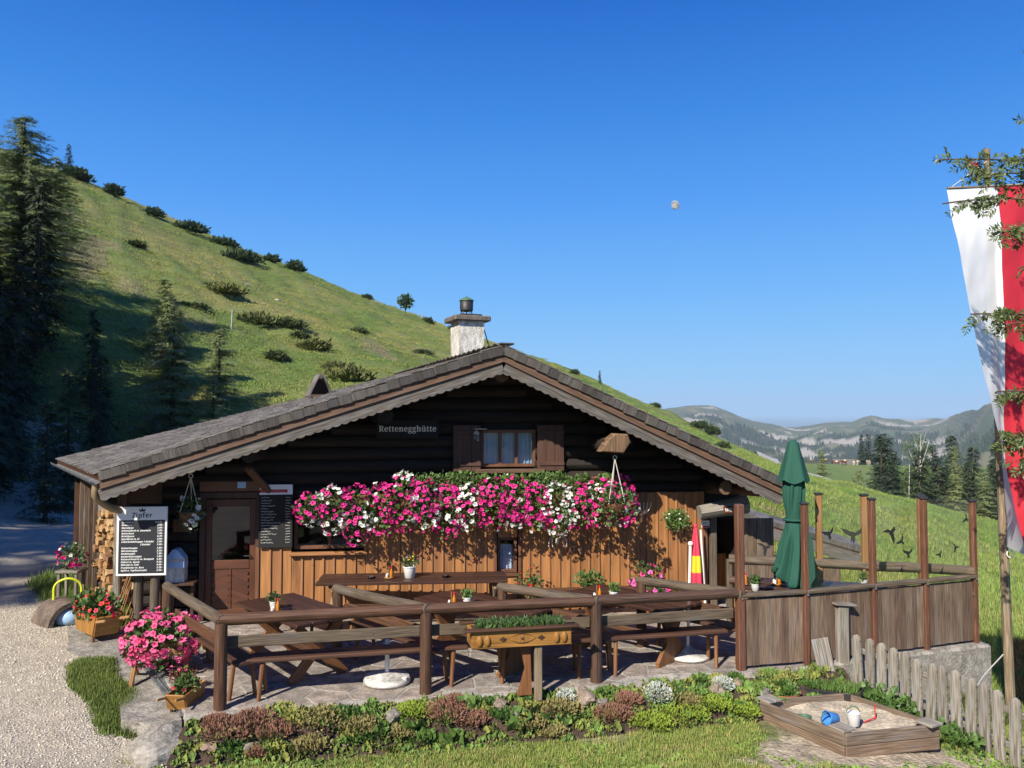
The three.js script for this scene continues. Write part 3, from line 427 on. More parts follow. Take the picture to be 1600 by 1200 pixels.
// ---------------------------------------------------------------- terrace paving
const P1 = [-3.19, 8.88], P2 = [-1.0, 9.38], P3 = [1.02, 9.79], P4 = [2.89, 10.24], P5 = [3.8, 10.46], P6 = [4.85, 10.85], P7 = [5.7, 11.15], P8 = [6.57, 11.48];
const terracePoly = [[-3.5, 8.72], [-1.0, 9.24], [1.0, 9.64], [2.95, 10.12], [6.62, 11.38], [6.62, 11.62], [4.6, 12.25], [4.5, 14.0], [0, 13.35], [-3.9, 12.8], [-5.6, 12.6], [-5.2, 11.5]];
{
  const terrace = new THREE.Group(); terrace.name = numbered('terrace'); terrace.userData.kind = 'structure'; scene.add(terrace);
  const slab = extr(terracePoly, 0.5); slab.rotateX(-Math.PI / 2); part(terrace, 'slab', slab, M.mortar, [0, -0.506, 0]);
  const inside = (x, y) => { let c = false; for (let i = 0, j = terracePoly.length - 1; i < terracePoly.length; j = i++) { const [xi, yi] = terracePoly[i], [xj, yj] = terracePoly[j]; if ((yi > y) !== (yj > y) && x < (xj - xi) * (y - yi) / (yj - yi) + xi) c = !c; } return c; };
  const sites = []; for (let gx = -6; gx < 7; gx += 0.44) for (let gd = 8.5; gd < 14.2; gd += 0.42) { const x = gx + rr(-0.17, 0.17), d = gd + rr(-0.17, 0.17); sites.push([x, d]); }
  const clip = (poly, nx, ny, c) => { const out = []; for (let i = 0; i < poly.length; i++) { const a = poly[i], b = poly[(i + 1) % poly.length], da = a[0] * nx + a[1] * ny - c, db = b[0] * nx + b[1] * ny - c; if (da <= 0) out.push(a); if (da * db < 0) { const t = da / (da - db); out.push([lerp(a[0], b[0], t), lerp(a[1], b[1], t)]); } } return out; };
  const stones = [];
  for (const s of sites) {
    if (!inside(...s)) continue; let cell = [[s[0] - 1, s[1] - 1], [s[0] + 1, s[1] - 1], [s[0] + 1, s[1] + 1], [s[0] - 1, s[1] + 1]];
    for (const o of sites) if (o !== s) { const dx = o[0] - s[0], dy = o[1] - s[1], L = Math.hypot(dx, dy); if (L < 1.4) cell = clip(cell, dx / L, dy / L, ((s[0] + o[0]) / 2 * dx + (s[1] + o[1]) / 2 * dy) / L - 0.017); }
    for (let i = 0, n = terracePoly.length; i < n; i++) { const a = terracePoly[i], b = terracePoly[(i + 1) % n], nx = (b[1] - a[1]), ny = -(b[0] - a[0]), L = Math.hypot(nx, ny); if (Math.hypot((a[0] + b[0]) / 2 - s[0], (a[1] + b[1]) / 2 - s[1]) < 3) cell = clip(cell, nx / L, ny / L, (a[0] * nx + a[1] * ny) / L - 0.012); }
    if (cell.length > 2) stones.push([cell, s]);
  }
  stones.sort((a, b) => a[1][1] - b[1][1]);
  for (const [cell] of stones.slice(0, 290)) { const g = extr(cell, 0.03, 0.004), u = g.attributes.uv; g.rotateX(-Math.PI / 2); part(terrace, 'flagstone', g, pick(M.stone), [0, -0.034 + rr(-0.003, 0.004), 0]); }
}
{ // concrete strip with its drain channel along the left edge, rough block at its end
  const ap = extr([[-3.75, 8.62], [-3.55, 8.75], [-5.35, 11.6], [-5.9, 12.5], [-6.9, 12.6], [-6.2, 11.3], [-5.2, 10.5], [-4.6, 9.5], [-4.2, 8.75]], 0.2); ap.rotateX(-Math.PI / 2); struct('concrete_apron', ap, M.concrete).position.y = -0.265;
  const a = V(-5.55, -0.045, -11.75), b = V(-3.52, -0.045, -8.85); const dg = thing('drain_channel', 'blue-grey metal drain channel along the edge of the flagstones', 'drain');
  part(dg, 'channel', boardGeo(a, b, 0.17, 0.03, 0.004), M.zinc); for (const s of [-1, 1]) { const off = V(0.083 * s, 0.018, 0.055 * s); part(dg, 'lip', boardGeo(a.clone().add(off), b.clone().add(off), 0.015, 0.02, 0.003), M.zinc); }
  const rk = new THREE.IcosahedronGeometry(0.36, 4), p = rk.attributes.position; for (let i = 0; i < p.count; i++) { const v = V(p.getX(i), p.getY(i), p.getZ(i)), k = 1 + 0.28 * fbm(v.x * 3 + 5, v.y * 3, 3, v.z * 3); p.setXYZ(i, v.x * k * 0.95, v.y * k * 0.72, v.z * k * 1.2); } rk.computeVertexNormals();
  solo('boulder', rk, M.concrete, 'rough grey boulder of concrete at the end of the drain channel', 'boulder', [-3.68, -0.32, -8.52]);
}
// ---------------------------------------------------------------- log railing with its bench boards
const at = (p, y) => V(p[0], y, -p[1]);
function railing(name, label, posts, opt = {}) {
  const t = thing(name, label, 'railing', [posts[0][0], 0, -posts[0][1]], 0, opt.group), o = V(-posts[0][0], 0, posts[0][1]), L = (p, y) => at(p, y).add(o), H = opt.h ?? [], m = opt.mat ?? M.rail;
  posts.forEach((p, k) => { if (!(opt.skip ?? []).includes(k)) part(t, 'post', logGeo(L(p, -0.12), L(p, H[k] ?? 0.93), 0.072, 0.068, 12, 0.03, 6), m[k % m.length]); });
  for (let k = 0; k < posts.length - 1; k++) { const a = L(posts[k], H[k] ?? 0.96), b = L(posts[k + 1], H[k + 1] ?? 0.96), e = b.clone().sub(a).normalize().multiplyScalar(0.05); part(t, 'top_rail', logGeo(a.clone().sub(e), b.clone().add(e), 0.066, 0.06, 12, 0.05, 10), opt.railMat ?? m[k % m.length]); }
  return [t, L];
}
{
  const [t, L] = railing('log_railing', 'long brown log railing along the front edge of the terrace', [P1, P2, P3, P4], { skip: [3] });
  const inn = (p, q, f, s) => [lerp(p[0], q[0], f) - 0.04 * s, lerp(p[1], q[1], f) + 0.12 * s];
  for (const [a, b] of [[P1, P2], [P2, P3], [P3, P4]]) { part(t, 'backrest_board', boardGeo(L(inn(a, b, 0.02, 0.75), 0.69), L(inn(a, b, 0.98, 0.75), 0.69), 0.03, 0.13, 0.008), M.greyRail); }
  const seat = (a, b, f0, f1, label) => { const s = thing('railing_bench', label, 'bench', [a[0], 0, -a[1]], 0, 'benches along the front railing'), o = V(-a[0], 0, a[1]), Q = (f, y, k) => at(inn(a, b, f, k), y).add(o); part(s, 'seat', boardGeo(Q(f0, 0.44, 2.4), Q(f1, 0.44, 2.4), 0.3, 0.045, 0.012), M.bench[0]);
    for (const f of [f0 + 0.08, f1 - 0.08]) for (const k of [-1, 1]) part(s, 'leg', logGeo(Q(f + 0.02 * k, 0.0, 2.4 + k * 1.25), Q(f, 0.43, 2.4 + k * 0.7), 0.024, 0.028, 8, 0.02, 2), M.leg); };
  seat(P1, P2, 0.12, 1.25, 'long bench board under the front railing beside the open end post'); seat(P2, P3, 0.4, 1.02, 'bench board under the front railing behind the carved planter'); seat(P3, P4, 0.1, 0.97, 'bench board under the front railing beside the tall red post');
}
{
  const mk = (label, a, b, ha, hb, group) => { const [t, L] = railing('partition_railing', label, [a, b], { h: [ha, hb], skip: [0], railMat: M.greyRail, group });
    const q = (f, y, s) => { const n = [-(b[1] - a[1]), b[0] - a[0]], k = Math.hypot(...n); return L([lerp(a[0], b[0], f) - n[0] / k * s, lerp(a[1], b[1], f) - n[1] / k * s], y); };
    part(t, 'backrest_board', boardGeo(q(0.04, 0.66, 0.08), q(0.96, 0.66, 0.08), 0.03, 0.14, 0.008), M.rail[0]); part(t, 'seat', boardGeo(q(0.0, 0.43, 0.32), q(1.0, 0.43, 0.32), 0.3, 0.045, 0.01), M.bench[1]);
    for (const f of [0.1, 0.9]) for (const s of [0.22, 0.42]) part(t, 'leg', logGeo(q(f, 0, s + (s - 0.32) * 0.5), q(f, 0.42, s), 0.024, 0.027, 8, 0.02, 2), M.leg); };
  mk('weathered log railing with bench along the drain side of the terrace', P1, [-4.43, 10.4], 0.96, 1.0); mk('slanting log partition with bench beside the menu-door table', P2, [-2.32, 10.74], 0.96, 0.9); mk('slanting log partition with bench at the middle of the terrace', P3, [-0.13, 10.87], 0.96, 0.9); mk('slanting log partition with bench beside the pink potted flowers', P4, [1.81, 11.3], 0.95, 0.9);
}
// ---------------------------------------------------------------- tables and benches
function picnicTable(label, pos, turn, len, wid, legMat, style) {
  const t = thing('picnic_table', label, 'table', pos, turn, 'wooden tables on the terrace'), n = 4, top = new THREE.Group(); top.name = 'tabletop'; t.add(top);
  for (let k = 0; k < n; k++) part(top, 'plank', cbox(len + rr(-0.02, 0.02), 0.045, wid / n - 0.008, 0.008, 0), M.table[k % 3], [rr(-0.01, 0.01), 0.728, (k - (n - 1) / 2) * wid / n]);
  for (const s of [-1, 1]) {
    const x = s * (len / 2 - 0.22); part(top, 'cleat', cbox(0.08, 0.05, wid * 0.86, 0.01, 2), M.table[1], [x, 0.68, 0]);
    if (style === 'x') for (const k of [-1, 1]) part(t, 'leg', boardGeo(V(x + k * 0.02, 0.0, -k * wid * 0.42), V(x + k * 0.02, 0.66, k * wid * 0.36), 0.045, 0.13, 0.01), legMat);
    else { const q = wid * 0.42, g = extr([[-q, 0], [-q, 0.05], [-q * 0.42, 0.26], [-q * 0.38, 0.4], [-q * 0.8, 0.65], [q * 0.8, 0.65], [q * 0.38, 0.4], [q * 0.42, 0.26], [q, 0.05], [q, 0]], 0.045, 0.004); g.rotateY(Math.PI / 2); part(t, 'leg', g, legMat, [x - 0.02, 0, 0]); }
  }
  part(t, 'stretcher', cbox(len - 0.4, 0.07, 0.045, 0.008, 0), M.bench[0], [0, 0.3, 0]); return t;
}
picnicTable('dark table nearest the door with a small white pot and ashtray', [-2.78, 0, -10.35], -0.82, 1.65, 0.85, M.leg, 'x');
picnicTable('dark table between two partitions with a small white flower pot', [-0.42, 0, -10.62], -0.75, 1.75, 0.82, M.leg, 'pedestal');
picnicTable('dark table before the pink potted flowers with a white pot', [1.62, 0, -11.0], -0.75, 1.7, 0.82, M.leg, 'pedestal');
picnicTable('long table standing along the plank wall under the window flowers', [-1.5, 0, -12.35], HUT_TURN * 0.6, 2.85, 0.72, M.paleLeg, 'x');
picnicTable('table on the glass-screened deck beside the green parasol', [4.35, 0, -11.75], -0.25, 2.0, 0.75, M.bench[0], 'x');
function woodBench(label, pos, turn, len, w = 0.3) {
  const t = thing('wooden_bench', label, 'bench', pos, turn, 'loose wooden benches'); part(t, 'seat', cbox(len, 0.045, w, 0.01, 0), M.bench[0], [0, 0.44, 0]);
  for (const s of [-1, 1]) for (const k of [-1, 1]) part(t, 'leg', logGeo(V(s * (len / 2 - 0.12), 0, k * (w / 2 + 0.02)), V(s * (len / 2 - 0.2), 0.43, k * (w / 2 - 0.06)), 0.022, 0.027, 8, 0.02, 2), M.leg); return t;
}
woodBench('wide low bench in front of the plank wall by the door corner', [-3.0, 0, -11.85], -0.75, 1.15, 0.42); woodBench('narrow bench between the long wall table and the railing partitions', [-1.3, 0, -11.72], 0.05, 2.3); woodBench('loose bench behind the middle partition', [0.6, 0, -11.4], -0.75, 1.3); woodBench('bench on the far side of the deck table', [4.5, 0, -12.15], -0.25, 1.8);
woodBench('bench standing against the plank wall under the wooden cross', [1.4, 0, -12.9], HUT_TURN, 2.2);

// ---------------------------------------------------------------- deck fence of boards with glass wind screens
{
  const hs = [2.08, 2.05, 2.07, 2.05, 1.98], ps = [P4, P5, P6, P7, P8], birds = [];
  const t = thing('panel_fence', 'weathered brown board fence with red-brown posts round the deck', 'fence', [P4[0], 0, -P4[1]]), o = V(-P4[0], 0, P4[1]), L = (p, y) => at(p, y).add(o);
  ps.forEach((p, k) => { const a = ps[Math.max(0, k - 1)], b = ps[Math.min(4, k + 1)], an = Math.atan2(-(b[1] - a[1]), b[0] - a[0]) * -1; const q = L(p, 0); const m = part(t, 'post', cbox(k ? 0.08 : 0.1, hs[k] + 0.15, k ? 0.08 : 0.1, 0.012, 1), M.redPost, [q.x, (hs[k] - 0.15) / 2, q.z]); m.rotation.y = an; if (k) part(t, 'post_cap', cbox(0.1, 0.03, 0.1, 0.01), M.iron, [q.x, hs[k] + 0.015, q.z]); part(t, 'bolt', new THREE.CylinderGeometry(0.014, 0.014, 0.02, 8).rotateX(Math.PI / 2), M.zinc, [q.x + 0.01, 0.9, q.z + 0.056]); });
  for (let k = 0; k < 4; k++) {
    const a = ps[k], b = ps[k + 1], n = Math.round(Math.hypot(b[0] - a[0], b[1] - a[1]) / 0.118), an = Math.atan2(b[1] - a[1], b[0] - a[0]);
    for (let i = 0; i < n; i++) { const f = (i + 0.5) / n, q = L([lerp(a[0], b[0], 0.05 + 0.9 * f), lerp(a[1], b[1], 0.05 + 0.9 * f)], 0); part(t, 'board', cbox(0.112, 0.84 + rr(-0.01, 0.01), 0.022, 0.004, 1), pick(M.panel), [q.x, 0.46, q.z + rr(-0.003, 0.003)], [0, an, 0]); }
    part(t, 'top_rail', boardGeo(L(a, 0.93), L(b, 0.93), 0.11, 0.055, 0.012), M.greyRail);
    const g0 = [lerp(a[0], b[0], 0.06), lerp(a[1], b[1], 0.06)], g1 = [lerp(a[0], b[0], 0.94), lerp(a[1], b[1], 0.94)], len = Math.hypot(g1[0] - g0[0], g1[1] - g0[1]);
    if (k > 0) solo('glass_screen', new THREE.BoxGeometry(len, 1.0, 0.006), M.glass, 'clear glass wind screen standing between deck posts above the boards', 'glass screen', [(g0[0] + g1[0]) / 2, 1.47, -(g0[1] + g1[1]) / 2], [0, an, 0], 'glass wind screens round the deck');
  }
  // far side of the deck: slimmer posts, log rail, boards, glass
  const f = [[3.35, 12.45], [4.62, 12.12], [5.22, 11.93], [5.95, 11.72], P8]; const t2 = thing('log_fence', 'dark log rail and ochre posts on the meadow side of the deck', 'fence', [f[0][0], 0, -f[0][1]]), o2 = V(-f[0][0], 0, f[0][1]), L2 = (p, y) => at(p, y).add(o2);
  f.slice(0, 4).forEach((p, k) => { const q = L2(p, 0), h = k ? 2.02 : 1.0; part(t2, 'post', cbox(0.085, h + 0.15, 0.085, 0.012, 1), k ? M.ochrePost : M.greyRail, [q.x, (h - 0.15) / 2, q.z]); if (k) part(t2, 'post_cap', cbox(0.11, 0.035, 0.11, 0.01), M.iron, [q.x, h + 0.018, q.z]); });
  for (let k = 0; k < 4; k++) {
    part(t2, 'log_rail', logGeo(L2(f[k], 1.0), L2(f[k + 1], 1.0), 0.075, 0.07, 12, 0.05, 8), M.greyRail); part(t2, 'log_rail', logGeo(L2(f[k], 0.68), L2(f[k + 1], 0.68), 0.065, 0.06, 12, 0.05, 8), M.rail[2]);
    const an = Math.atan2(f[k + 1][1] - f[k][1], f[k + 1][0] - f[k][0]); if (k) { const len = Math.hypot(f[k + 1][0] - f[k][0], f[k + 1][1] - f[k][1]) - 0.1; solo('glass_screen', new THREE.BoxGeometry(len, 0.95, 0.006), M.glass, 'clear glass wind screen above the dark log rail on the meadow side', 'glass screen', [(f[k][0] + f[k + 1][0]) / 2, 1.53, -(f[k][1] + f[k + 1][1]) / 2], [0, an, 0], 'glass screens on the meadow side of the deck'); }
    const n = Math.round(Math.hypot(f[k + 1][0] - f[k][0], f[k + 1][1] - f[k][1]) / 0.14); for (let i = 0; i < n; i++) { const q = L2([lerp(f[k][0], f[k + 1][0], (i + 0.5) / n), lerp(f[k][1], f[k + 1][1], (i + 0.5) / n) + 0.05], 0); part(t2, 'board', cbox(0.134, 0.5, 0.02, 0.004, 1), M.ochrePost, [q.x, 0.26, q.z], [0, an, 0]); }
  }
  // black bird silhouettes stuck on the glass
  const bird = extr([[0, 0.05], [0.03, 0.02], [0.16, 0.10], [0.10, 0.0], [0.02, -0.03], [0.01, -0.10], [-0.02, -0.14], [-0.03, -0.09], [-0.06, -0.12], [-0.04, -0.03], [-0.12, 0.03], [-0.17, 0.12], [-0.08, 0.08], [-0.02, 0.04]], 0.002);
  for (const [k, f2, y, s, r, w] of [[1, 0.35, 1.66, 0.9, 0.4, 0], [2, 0.35, 1.62, 1.1, 2.5, 0], [2, 0.55, 1.5, 0.7, 0.9, 0], [2, 0.68, 1.33, 0.8, 0.2, 0], [3, 0.3, 1.28, 0.55, 0.6, 0], [3, 0.62, 1.36, 0.6, 1.8, 0], [3, 0.85, 1.75, 0.6, 1.2, 0], [1, 0.75, 1.45, 1.3, 0.15, 1], [0, 0.4, 1.2, 1.0, 2.1, 1]]) {
    const src = w ? f : ps, a = src[k], b = src[k + 1], an = Math.atan2(b[1] - a[1], b[0] - a[0]), q = at([lerp(a[0], b[0], f2), lerp(a[1], b[1], f2)], y); q.z += 0.012;
    const m = solo('bird_sticker', bird, M.black, 'black bird silhouette sticker on the glass wind screen', 'sticker', [q.x, q.y, q.z], [0, an, r], 'bird stickers on the glass'); m.scale.set(s * 0.74, s * 0.74, 1);
  }
  const wallB = boardGeo(V(2.95, -0.42, -10.2), V(6.7, -0.42, -11.5), 0.26, 0.84, 0.03); struct('terrace_footing', wallB, M.concrete);
  const fl = extr([[6.6, 11.5], [6.7, 11.45], [4.7, 12.3], [4.6, 12.25]], 0.9); fl.rotateX(-Math.PI / 2); struct('terrace_footing', fl, M.concrete).position.y = -0.93;
}
// ---------------------------------------------------------------- parasols
{
  const t = thing('garden_parasol', 'large closed dark green parasol tied at its middle beside the deck', 'parasol', [4.05, 0, -11.55]); part(t, 'pole', new THREE.CylinderGeometry(0.022, 0.022, 2.85, 10), M.greyRail, [0, 1.42, 0]);
  const prof = [[0.03, 2.86], [0.075, 2.82], [0.13, 2.6], [0.205, 2.3]], cap = new THREE.LatheGeometry(prof.map(p => new THREE.Vector2(...p)), 48), cp = cap.attributes.position; for (let i = 0; i < cp.count; i++) { const x = cp.getX(i), z = cp.getZ(i), y = cp.getY(i), a = Math.atan2(z, x), k = 1 + 0.14 * Math.cos(a * 5) * sstep(2.8, 2.3, y); cp.setXYZ(i, x * k, y - 0.06 * Math.abs(Math.sin(a * 2.5)) * sstep(2.5, 2.3, y), z * k); } cap.computeVertexNormals(); part(t, 'vent_flap', cap, M.green);
  const prof2 = [[0.06, 2.72], [0.13, 2.45], [0.165, 2.2], [0.165, 2.0], [0.13, 1.74], [0.145, 1.66], [0.2, 1.4], [0.26, 1.1], [0.31, 0.86], [0.29, 0.8]], g = new THREE.LatheGeometry(new THREE.SplineCurve(prof2.map(p => new THREE.Vector2(...p))).getPoints(40), 96), p = g.attributes.position;
  for (let i = 0; i < p.count; i++) { const x = p.getX(i), z = p.getZ(i), y = p.getY(i), a = Math.atan2(z, x), am = y > 1.72 ? 0.13 * sstep(1.72, 2.1, y) : 0.26 * sstep(1.72, 1.3, y), tw = a + (y - 1.7) * 0.5, k = 0.86 + am * (0.6 * Math.cos(tw * 8) + 0.4 * Math.cos(tw * 13 + 1.3)) + 0.025 * nz(a * 6, y * 7, 2.2) + 0.02 * nz(a * 14, y * 3, 5.2); p.setXYZ(i, x * k, y + (y < 1.1 ? -0.16 * Math.cos(a - 0.4) * sstep(1.1, 0.8, y) + 0.05 * Math.cos(a * 4) * sstep(1.1, 0.8, y) : 0), z * k); } g.computeVertexNormals(); part(t, 'canopy', g, M.green);
  part(t, 'tie_strap', new THREE.TorusGeometry(0.142, 0.018, 8, 40).rotateX(Math.PI / 2), M.green, [0, 1.72, 0]); const fold = extr([[-0.03, 0.4], [0.09, 0.32], [0.11, -0.25], [-0.03, -0.42], [-0.1, -0.36]], 0.02, 0.008); part(t, 'loose_fold', fold, M.green, [0.08, 1.2, 0.235], [-0.12, 0.2, 0]); part(t, 'stand', lathe([[0, 0], [0.24, 0], [0.24, 0.06], [0.06, 0.09], [0.04, 0.3], [0, 0.3]], 24), M.iron, [0, 0, 0]);
  const base = (label, pos) => { const b = thing('parasol_stand', label, 'parasol stand', pos); part(b, 'foot', lathe([[0, 0], [0.27, 0], [0.285, 0.04], [0.26, 0.085], [0.1, 0.12], [0.04, 0.13], [0, 0.13]], 32), M.whiteRough); part(b, 'tube', new THREE.CylinderGeometry(0.028, 0.028, 0.42, 12), M.white, [0, 0.3, 0]); part(b, 'filler_cap', new THREE.CylinderGeometry(0.035, 0.035, 0.04, 12), M.white, [0.22, 0.075, 0.1]); return b; };
  base('white round parasol stand on the flagstones under the bench', [-1.5, 0, -9.75]);
  const k = thing('closed_parasol', 'closed red white and yellow parasol on a white pole', 'parasol', [2.33, 0, -10.75]); part(k, 'pole', logGeo(V(0, 0.1, 0), V(0.05, 1.5, 0), 0.02, 0.02, 10, 0, 2), M.white); part(k, 'knob', new THREE.SphereGeometry(0.035, 12, 8), M.white, [0.05, 1.5, 0]); part(k, 'foot', lathe([[0, 0], [0.27, 0], [0.28, 0.05], [0.1, 0.1], [0.04, 0.16], [0, 0.16]], 32), M.whiteRough);
  const cn = (r0, r1, y0, y1, m, n) => { const q = new THREE.CylinderGeometry(r1, r0, y1 - y0, 30, 1, true), u = q.attributes.position; for (let i = 0; i < u.count; i++) { const a = Math.atan2(u.getZ(i), u.getX(i)), s = 1 + 0.14 * Math.cos(a * 6); u.setX(i, u.getX(i) * s); u.setZ(i, u.getZ(i) * s); } q.computeVertexNormals(); part(k, n, q, m, [0.13, (y0 + y1) / 2, -0.05]); };
  cn(0.1, 0.085, 0.8, 1.12, M.coneRed, 'cloth'); cn(0.085, 0.07, 1.12, 1.34, M.yellow[0], 'cloth'); cn(0.07, 0.02, 1.34, 1.72, M.coneRed, 'cloth'); part(k, 'tip', new THREE.SphereGeometry(0.028, 10, 8), M.coneRed, [0.13, 1.73, -0.05]);
  solo('white_pole', logGeo(V(0, -0.1, 0), V(-0.07, 1.3, 0), 0.02, 0.02, 10, 0, 2), M.white, 'thin white pole leaning beside the dark doorway', 'pole', HW(3.42, 0, 0.22).toArray());
}

// ---------------------------------------------------------------- flowers and leaves
function leafCloud(n, posFn, size, opt = {}) { // n bent leaves of two to four faces each
  const pos = [], nor = [], uv = []; const a = V(0, 0, 0), b = V(0, 0, 0), e = V(0, 0, 0), f = V(0, 0, 0), c = V(0, 0, 0), nn = V(0, 0, 0);
  for (let i = 0; i < n; i++) {
    const { p, d } = posFn(i); const s = size * rr(0.6, 1.35), w = s * (opt.wide ?? 0.42);
    const dir = d.clone().add(V(rr(-0.8, 0.8), rr(-0.6, 0.9), rr(-0.8, 0.8)).multiplyScalar(opt.mess ?? 1)).normalize(), side = V(rr(-1, 1), rr(-1, 1), rr(-1, 1)).cross(dir).normalize(), up = dir.clone().cross(side);
    a.copy(p); b.copy(p).addScaledVector(dir, s * 0.5).addScaledVector(side, w).addScaledVector(up, s * 0.12); e.copy(p).addScaledVector(dir, s * 0.5).addScaledVector(side, -w).addScaledVector(up, s * 0.12); f.copy(p).addScaledVector(dir, s).addScaledVector(up, -s * 0.1); c.copy(p).addScaledVector(dir, s * 0.52);
    for (const [x, y, z] of [[a, b, c], [b, f, c], [a, c, e], [c, f, e]]) { nn.copy(y).sub(x).cross(z.clone().sub(x)).normalize(); for (const q of [x, y, z]) { pos.push(q.x, q.y, q.z); nor.push(nn.x, nn.y, nn.z); uv.push(0, 0); } }
  }
  const g = new THREE.BufferGeometry(); g.setAttribute('position', new THREE.Float32BufferAttribute(pos, 3)); g.setAttribute('normal', new THREE.Float32BufferAttribute(nor, 3)); g.setAttribute('uv', new THREE.Float32BufferAttribute(uv, 2)); return g;
}
const blossomGeo = (() => { // a five-lobed funnel, unit radius, opening along +z
  const out = []; for (let k = 0; k < 3; k++) {
    const pos = [], ring = []; for (let i = 0; i < 15; i++) { const an = i / 15 * Math.PI * 2, r = (i % 3 === 0 ? 0.78 : 1) * rr(0.92, 1.06); ring.push([r * Math.cos(an), r * Math.sin(an), 0.16 + rr(-0.12, 0.1)]); }
    const mid = ring.map(q => [q[0] * 0.5, q[1] * 0.5, 0.1]); for (let i = 0; i < 15; i++) { const j = (i + 1) % 15; pos.push(...ring[i], ...ring[j], ...mid[i], ...ring[j], ...mid[j], ...mid[i], ...mid[i], ...mid[j], 0, 0, -0.5); }
    const g = new THREE.BufferGeometry(); g.setAttribute('position', new THREE.Float32BufferAttribute(pos, 3)); g.setAttribute('uv', new THREE.Float32BufferAttribute(new Float32Array(pos.length / 3 * 2), 2)); g.computeVertexNormals(); out.push(g);
  } return out;
})();
const fwd = V(0, 0, 1);
function addBlossom(t, p, d, r, mat) { const m = part(t, 'blossom', pick(blossomGeo), mat); m.position.copy(p); m.quaternion.setFromUnitVectors(fwd, d.clone().add(V(rr(-0.5, 0.5), rr(-0.4, 0.5), rr(-0.5, 0.5))).normalize()); m.scale.setScalar(r); return m; }
const onBall = (R, lo = 0.55, hi = 1, keep = () => true) => () => { let d; do d = V(rr(-1, 1), rr(-1, 1), rr(-1, 1)); while (d.lengthSq() > 1 || d.lengthSq() < 0.02 || !keep(d.clone().normalize())); d.normalize(); const k = rr(lo, hi); return { p: V(d.x * R[0] * k, d.y * R[1] * k, d.z * R[2] * k), d: V(d.x / R[0], d.y / R[1], d.z / R[2]).normalize() }; };
function plant(name, label, cat, pos, turn, R, nLeaf, leafSize, nBl, blR, colour, group, leafMat) {
  const t = thing(name, label, cat, pos, turn, group), f = onBall(R, 0.3, 0.95), s = onBall(R, 0.9, 1.06, d => d.z > -0.35 && d.y > -0.9);
  part(t, 'foliage', leafCloud(nLeaf, f, leafSize), leafMat ?? pick(M.leaf)); part(t, 'foliage', leafCloud(Math.round(nLeaf * 0.4), f, leafSize), M.leaf[1]);
  for (let i = 0; i < nBl; i++) { const { p, d } = s(); const m = addBlossom(t, p, d, blR * rr(0.65, 1.2), colour(p)); m.scale.y *= rr(0.6, 1); m.scale.z *= rr(0.6, 1.8); } return t;
}
// petunias along the wall above the tables
{
  const tr = thing('flower_trough', 'long wooden flower trough on the wall below the gable window', 'flower trough', HW(-0.65, 1.86, 0.2).toArray(), HUT_TURN); part(tr, 'front_board', cbox(5.0, 0.2, 0.03, 0.008, 0), M.trim, [0, 0, 0.12]); part(tr, 'base_board', cbox(5.0, 0.03, 0.26, 0.006, 0), M.trim, [0, -0.09, 0]); part(tr, 'back_board', cbox(5.0, 0.2, 0.03, 0.008, 0), M.trim, [0, 0, -0.12]); part(tr, 'soil', cbox(4.9, 0.02, 0.2, 0.004, 0), M.soil, [0, 0.07, 0]); for (const x of [-2.4, -0.8, 0.8, 2.4]) part(tr, 'bracket', cbox(0.05, 0.06, 0.32, 0.006, 2), M.iron, [x, -0.14, -0.06]);
  const whites = [-2.85, -1.62, -0.5, 0.0, 0.7];
  for (let k = 0; k < 15; k++) {
    const t = -3.02 + k * 0.352, low = [0, 0.02, 0.1, 0.04, -0.08, -0.03, 0.06, 0.0, -0.04, -0.06, 0.02, 0.05, 0.0, -0.04, -0.04][k] ?? 0, pale = whites.some(w => Math.abs(w - t) < 0.2);
    plant('trailing_petunia', pale ? 'trailing white and magenta petunias hanging from the wall trough' : 'trailing magenta petunias hanging from the wall trough', 'petunia', HW(t, 1.76 - low, 0.42).toArray(), HUT_TURN, [0.27, (k === 0 ? 0.28 : 0.38) + Math.abs(low) * 1.3, 0.24 + rr(-0.03, 0.06)], 240, 0.06, k === 0 ? 60 : 112, 0.04, p => (nz((t + p.x) * 2.6, p.y * 2.8, 4.7) > (pale ? -0.08 : 0.28) && rnd() < 0.85) || rnd() < 0.03 ? pick(M.petalWhite) : pick(M.magenta), pale ? 'mixed white petunias of the trough' : 'magenta petunias of the trough');
  }
  for (let k = 0; k < 9; k++) { const g = leafCloud(220, onBall([0.3, 0.13, 0.2], 0.2, 1), 0.055); solo('leafy_shoots', g, M.leaf[1], 'bright green leafy shoots standing up from the wall trough', 'foliage', HW(-1.5 + k * 0.4, 2.16 + rr(-0.04, 0.04), 0.32).toArray(), [0, HUT_TURN, 0], 'green shoots on top of the trough'); }
}
function hangingBasket(label, pos, R, nl, nb, colour, ropeTo) {
  const t = plant('hanging_basket', label, 'hanging basket', pos, HUT_TURN, R, nl, 0.06, nb, 0.042, colour);
  part(t, 'bowl', lathe([[0, -0.16], [0.08, -0.15], [0.15, -0.06], [0.17, 0.03], [0.155, 0.03]], 20), M.trim); part(t, 'hook', new THREE.TorusGeometry(0.03, 0.008, 6, 16), M.rope, [0, ropeTo + 0.02, 0]);
  for (let k = 0; k < 3; k++) part(t, 'rope', logGeo(V(0.16 * Math.cos(k * 2.1 + 0.4), 0.02, 0.16 * Math.sin(k * 2.1 + 0.4)), V(0, ropeTo, 0), 0.008, 0.008, 6, 0, 1), M.rope); return t;
}
hangingBasket('hanging basket of pink geraniums on white ropes below the carved beam', HW(1.66, 1.82, 0.98).toArray(), [0.36, 0.36, 0.3], 260, 34, () => rnd() < 0.2 ? pick(M.petalWhite) : rnd() < 0.5 ? pick(M.lilac) : pick(M.magenta), 0.72);
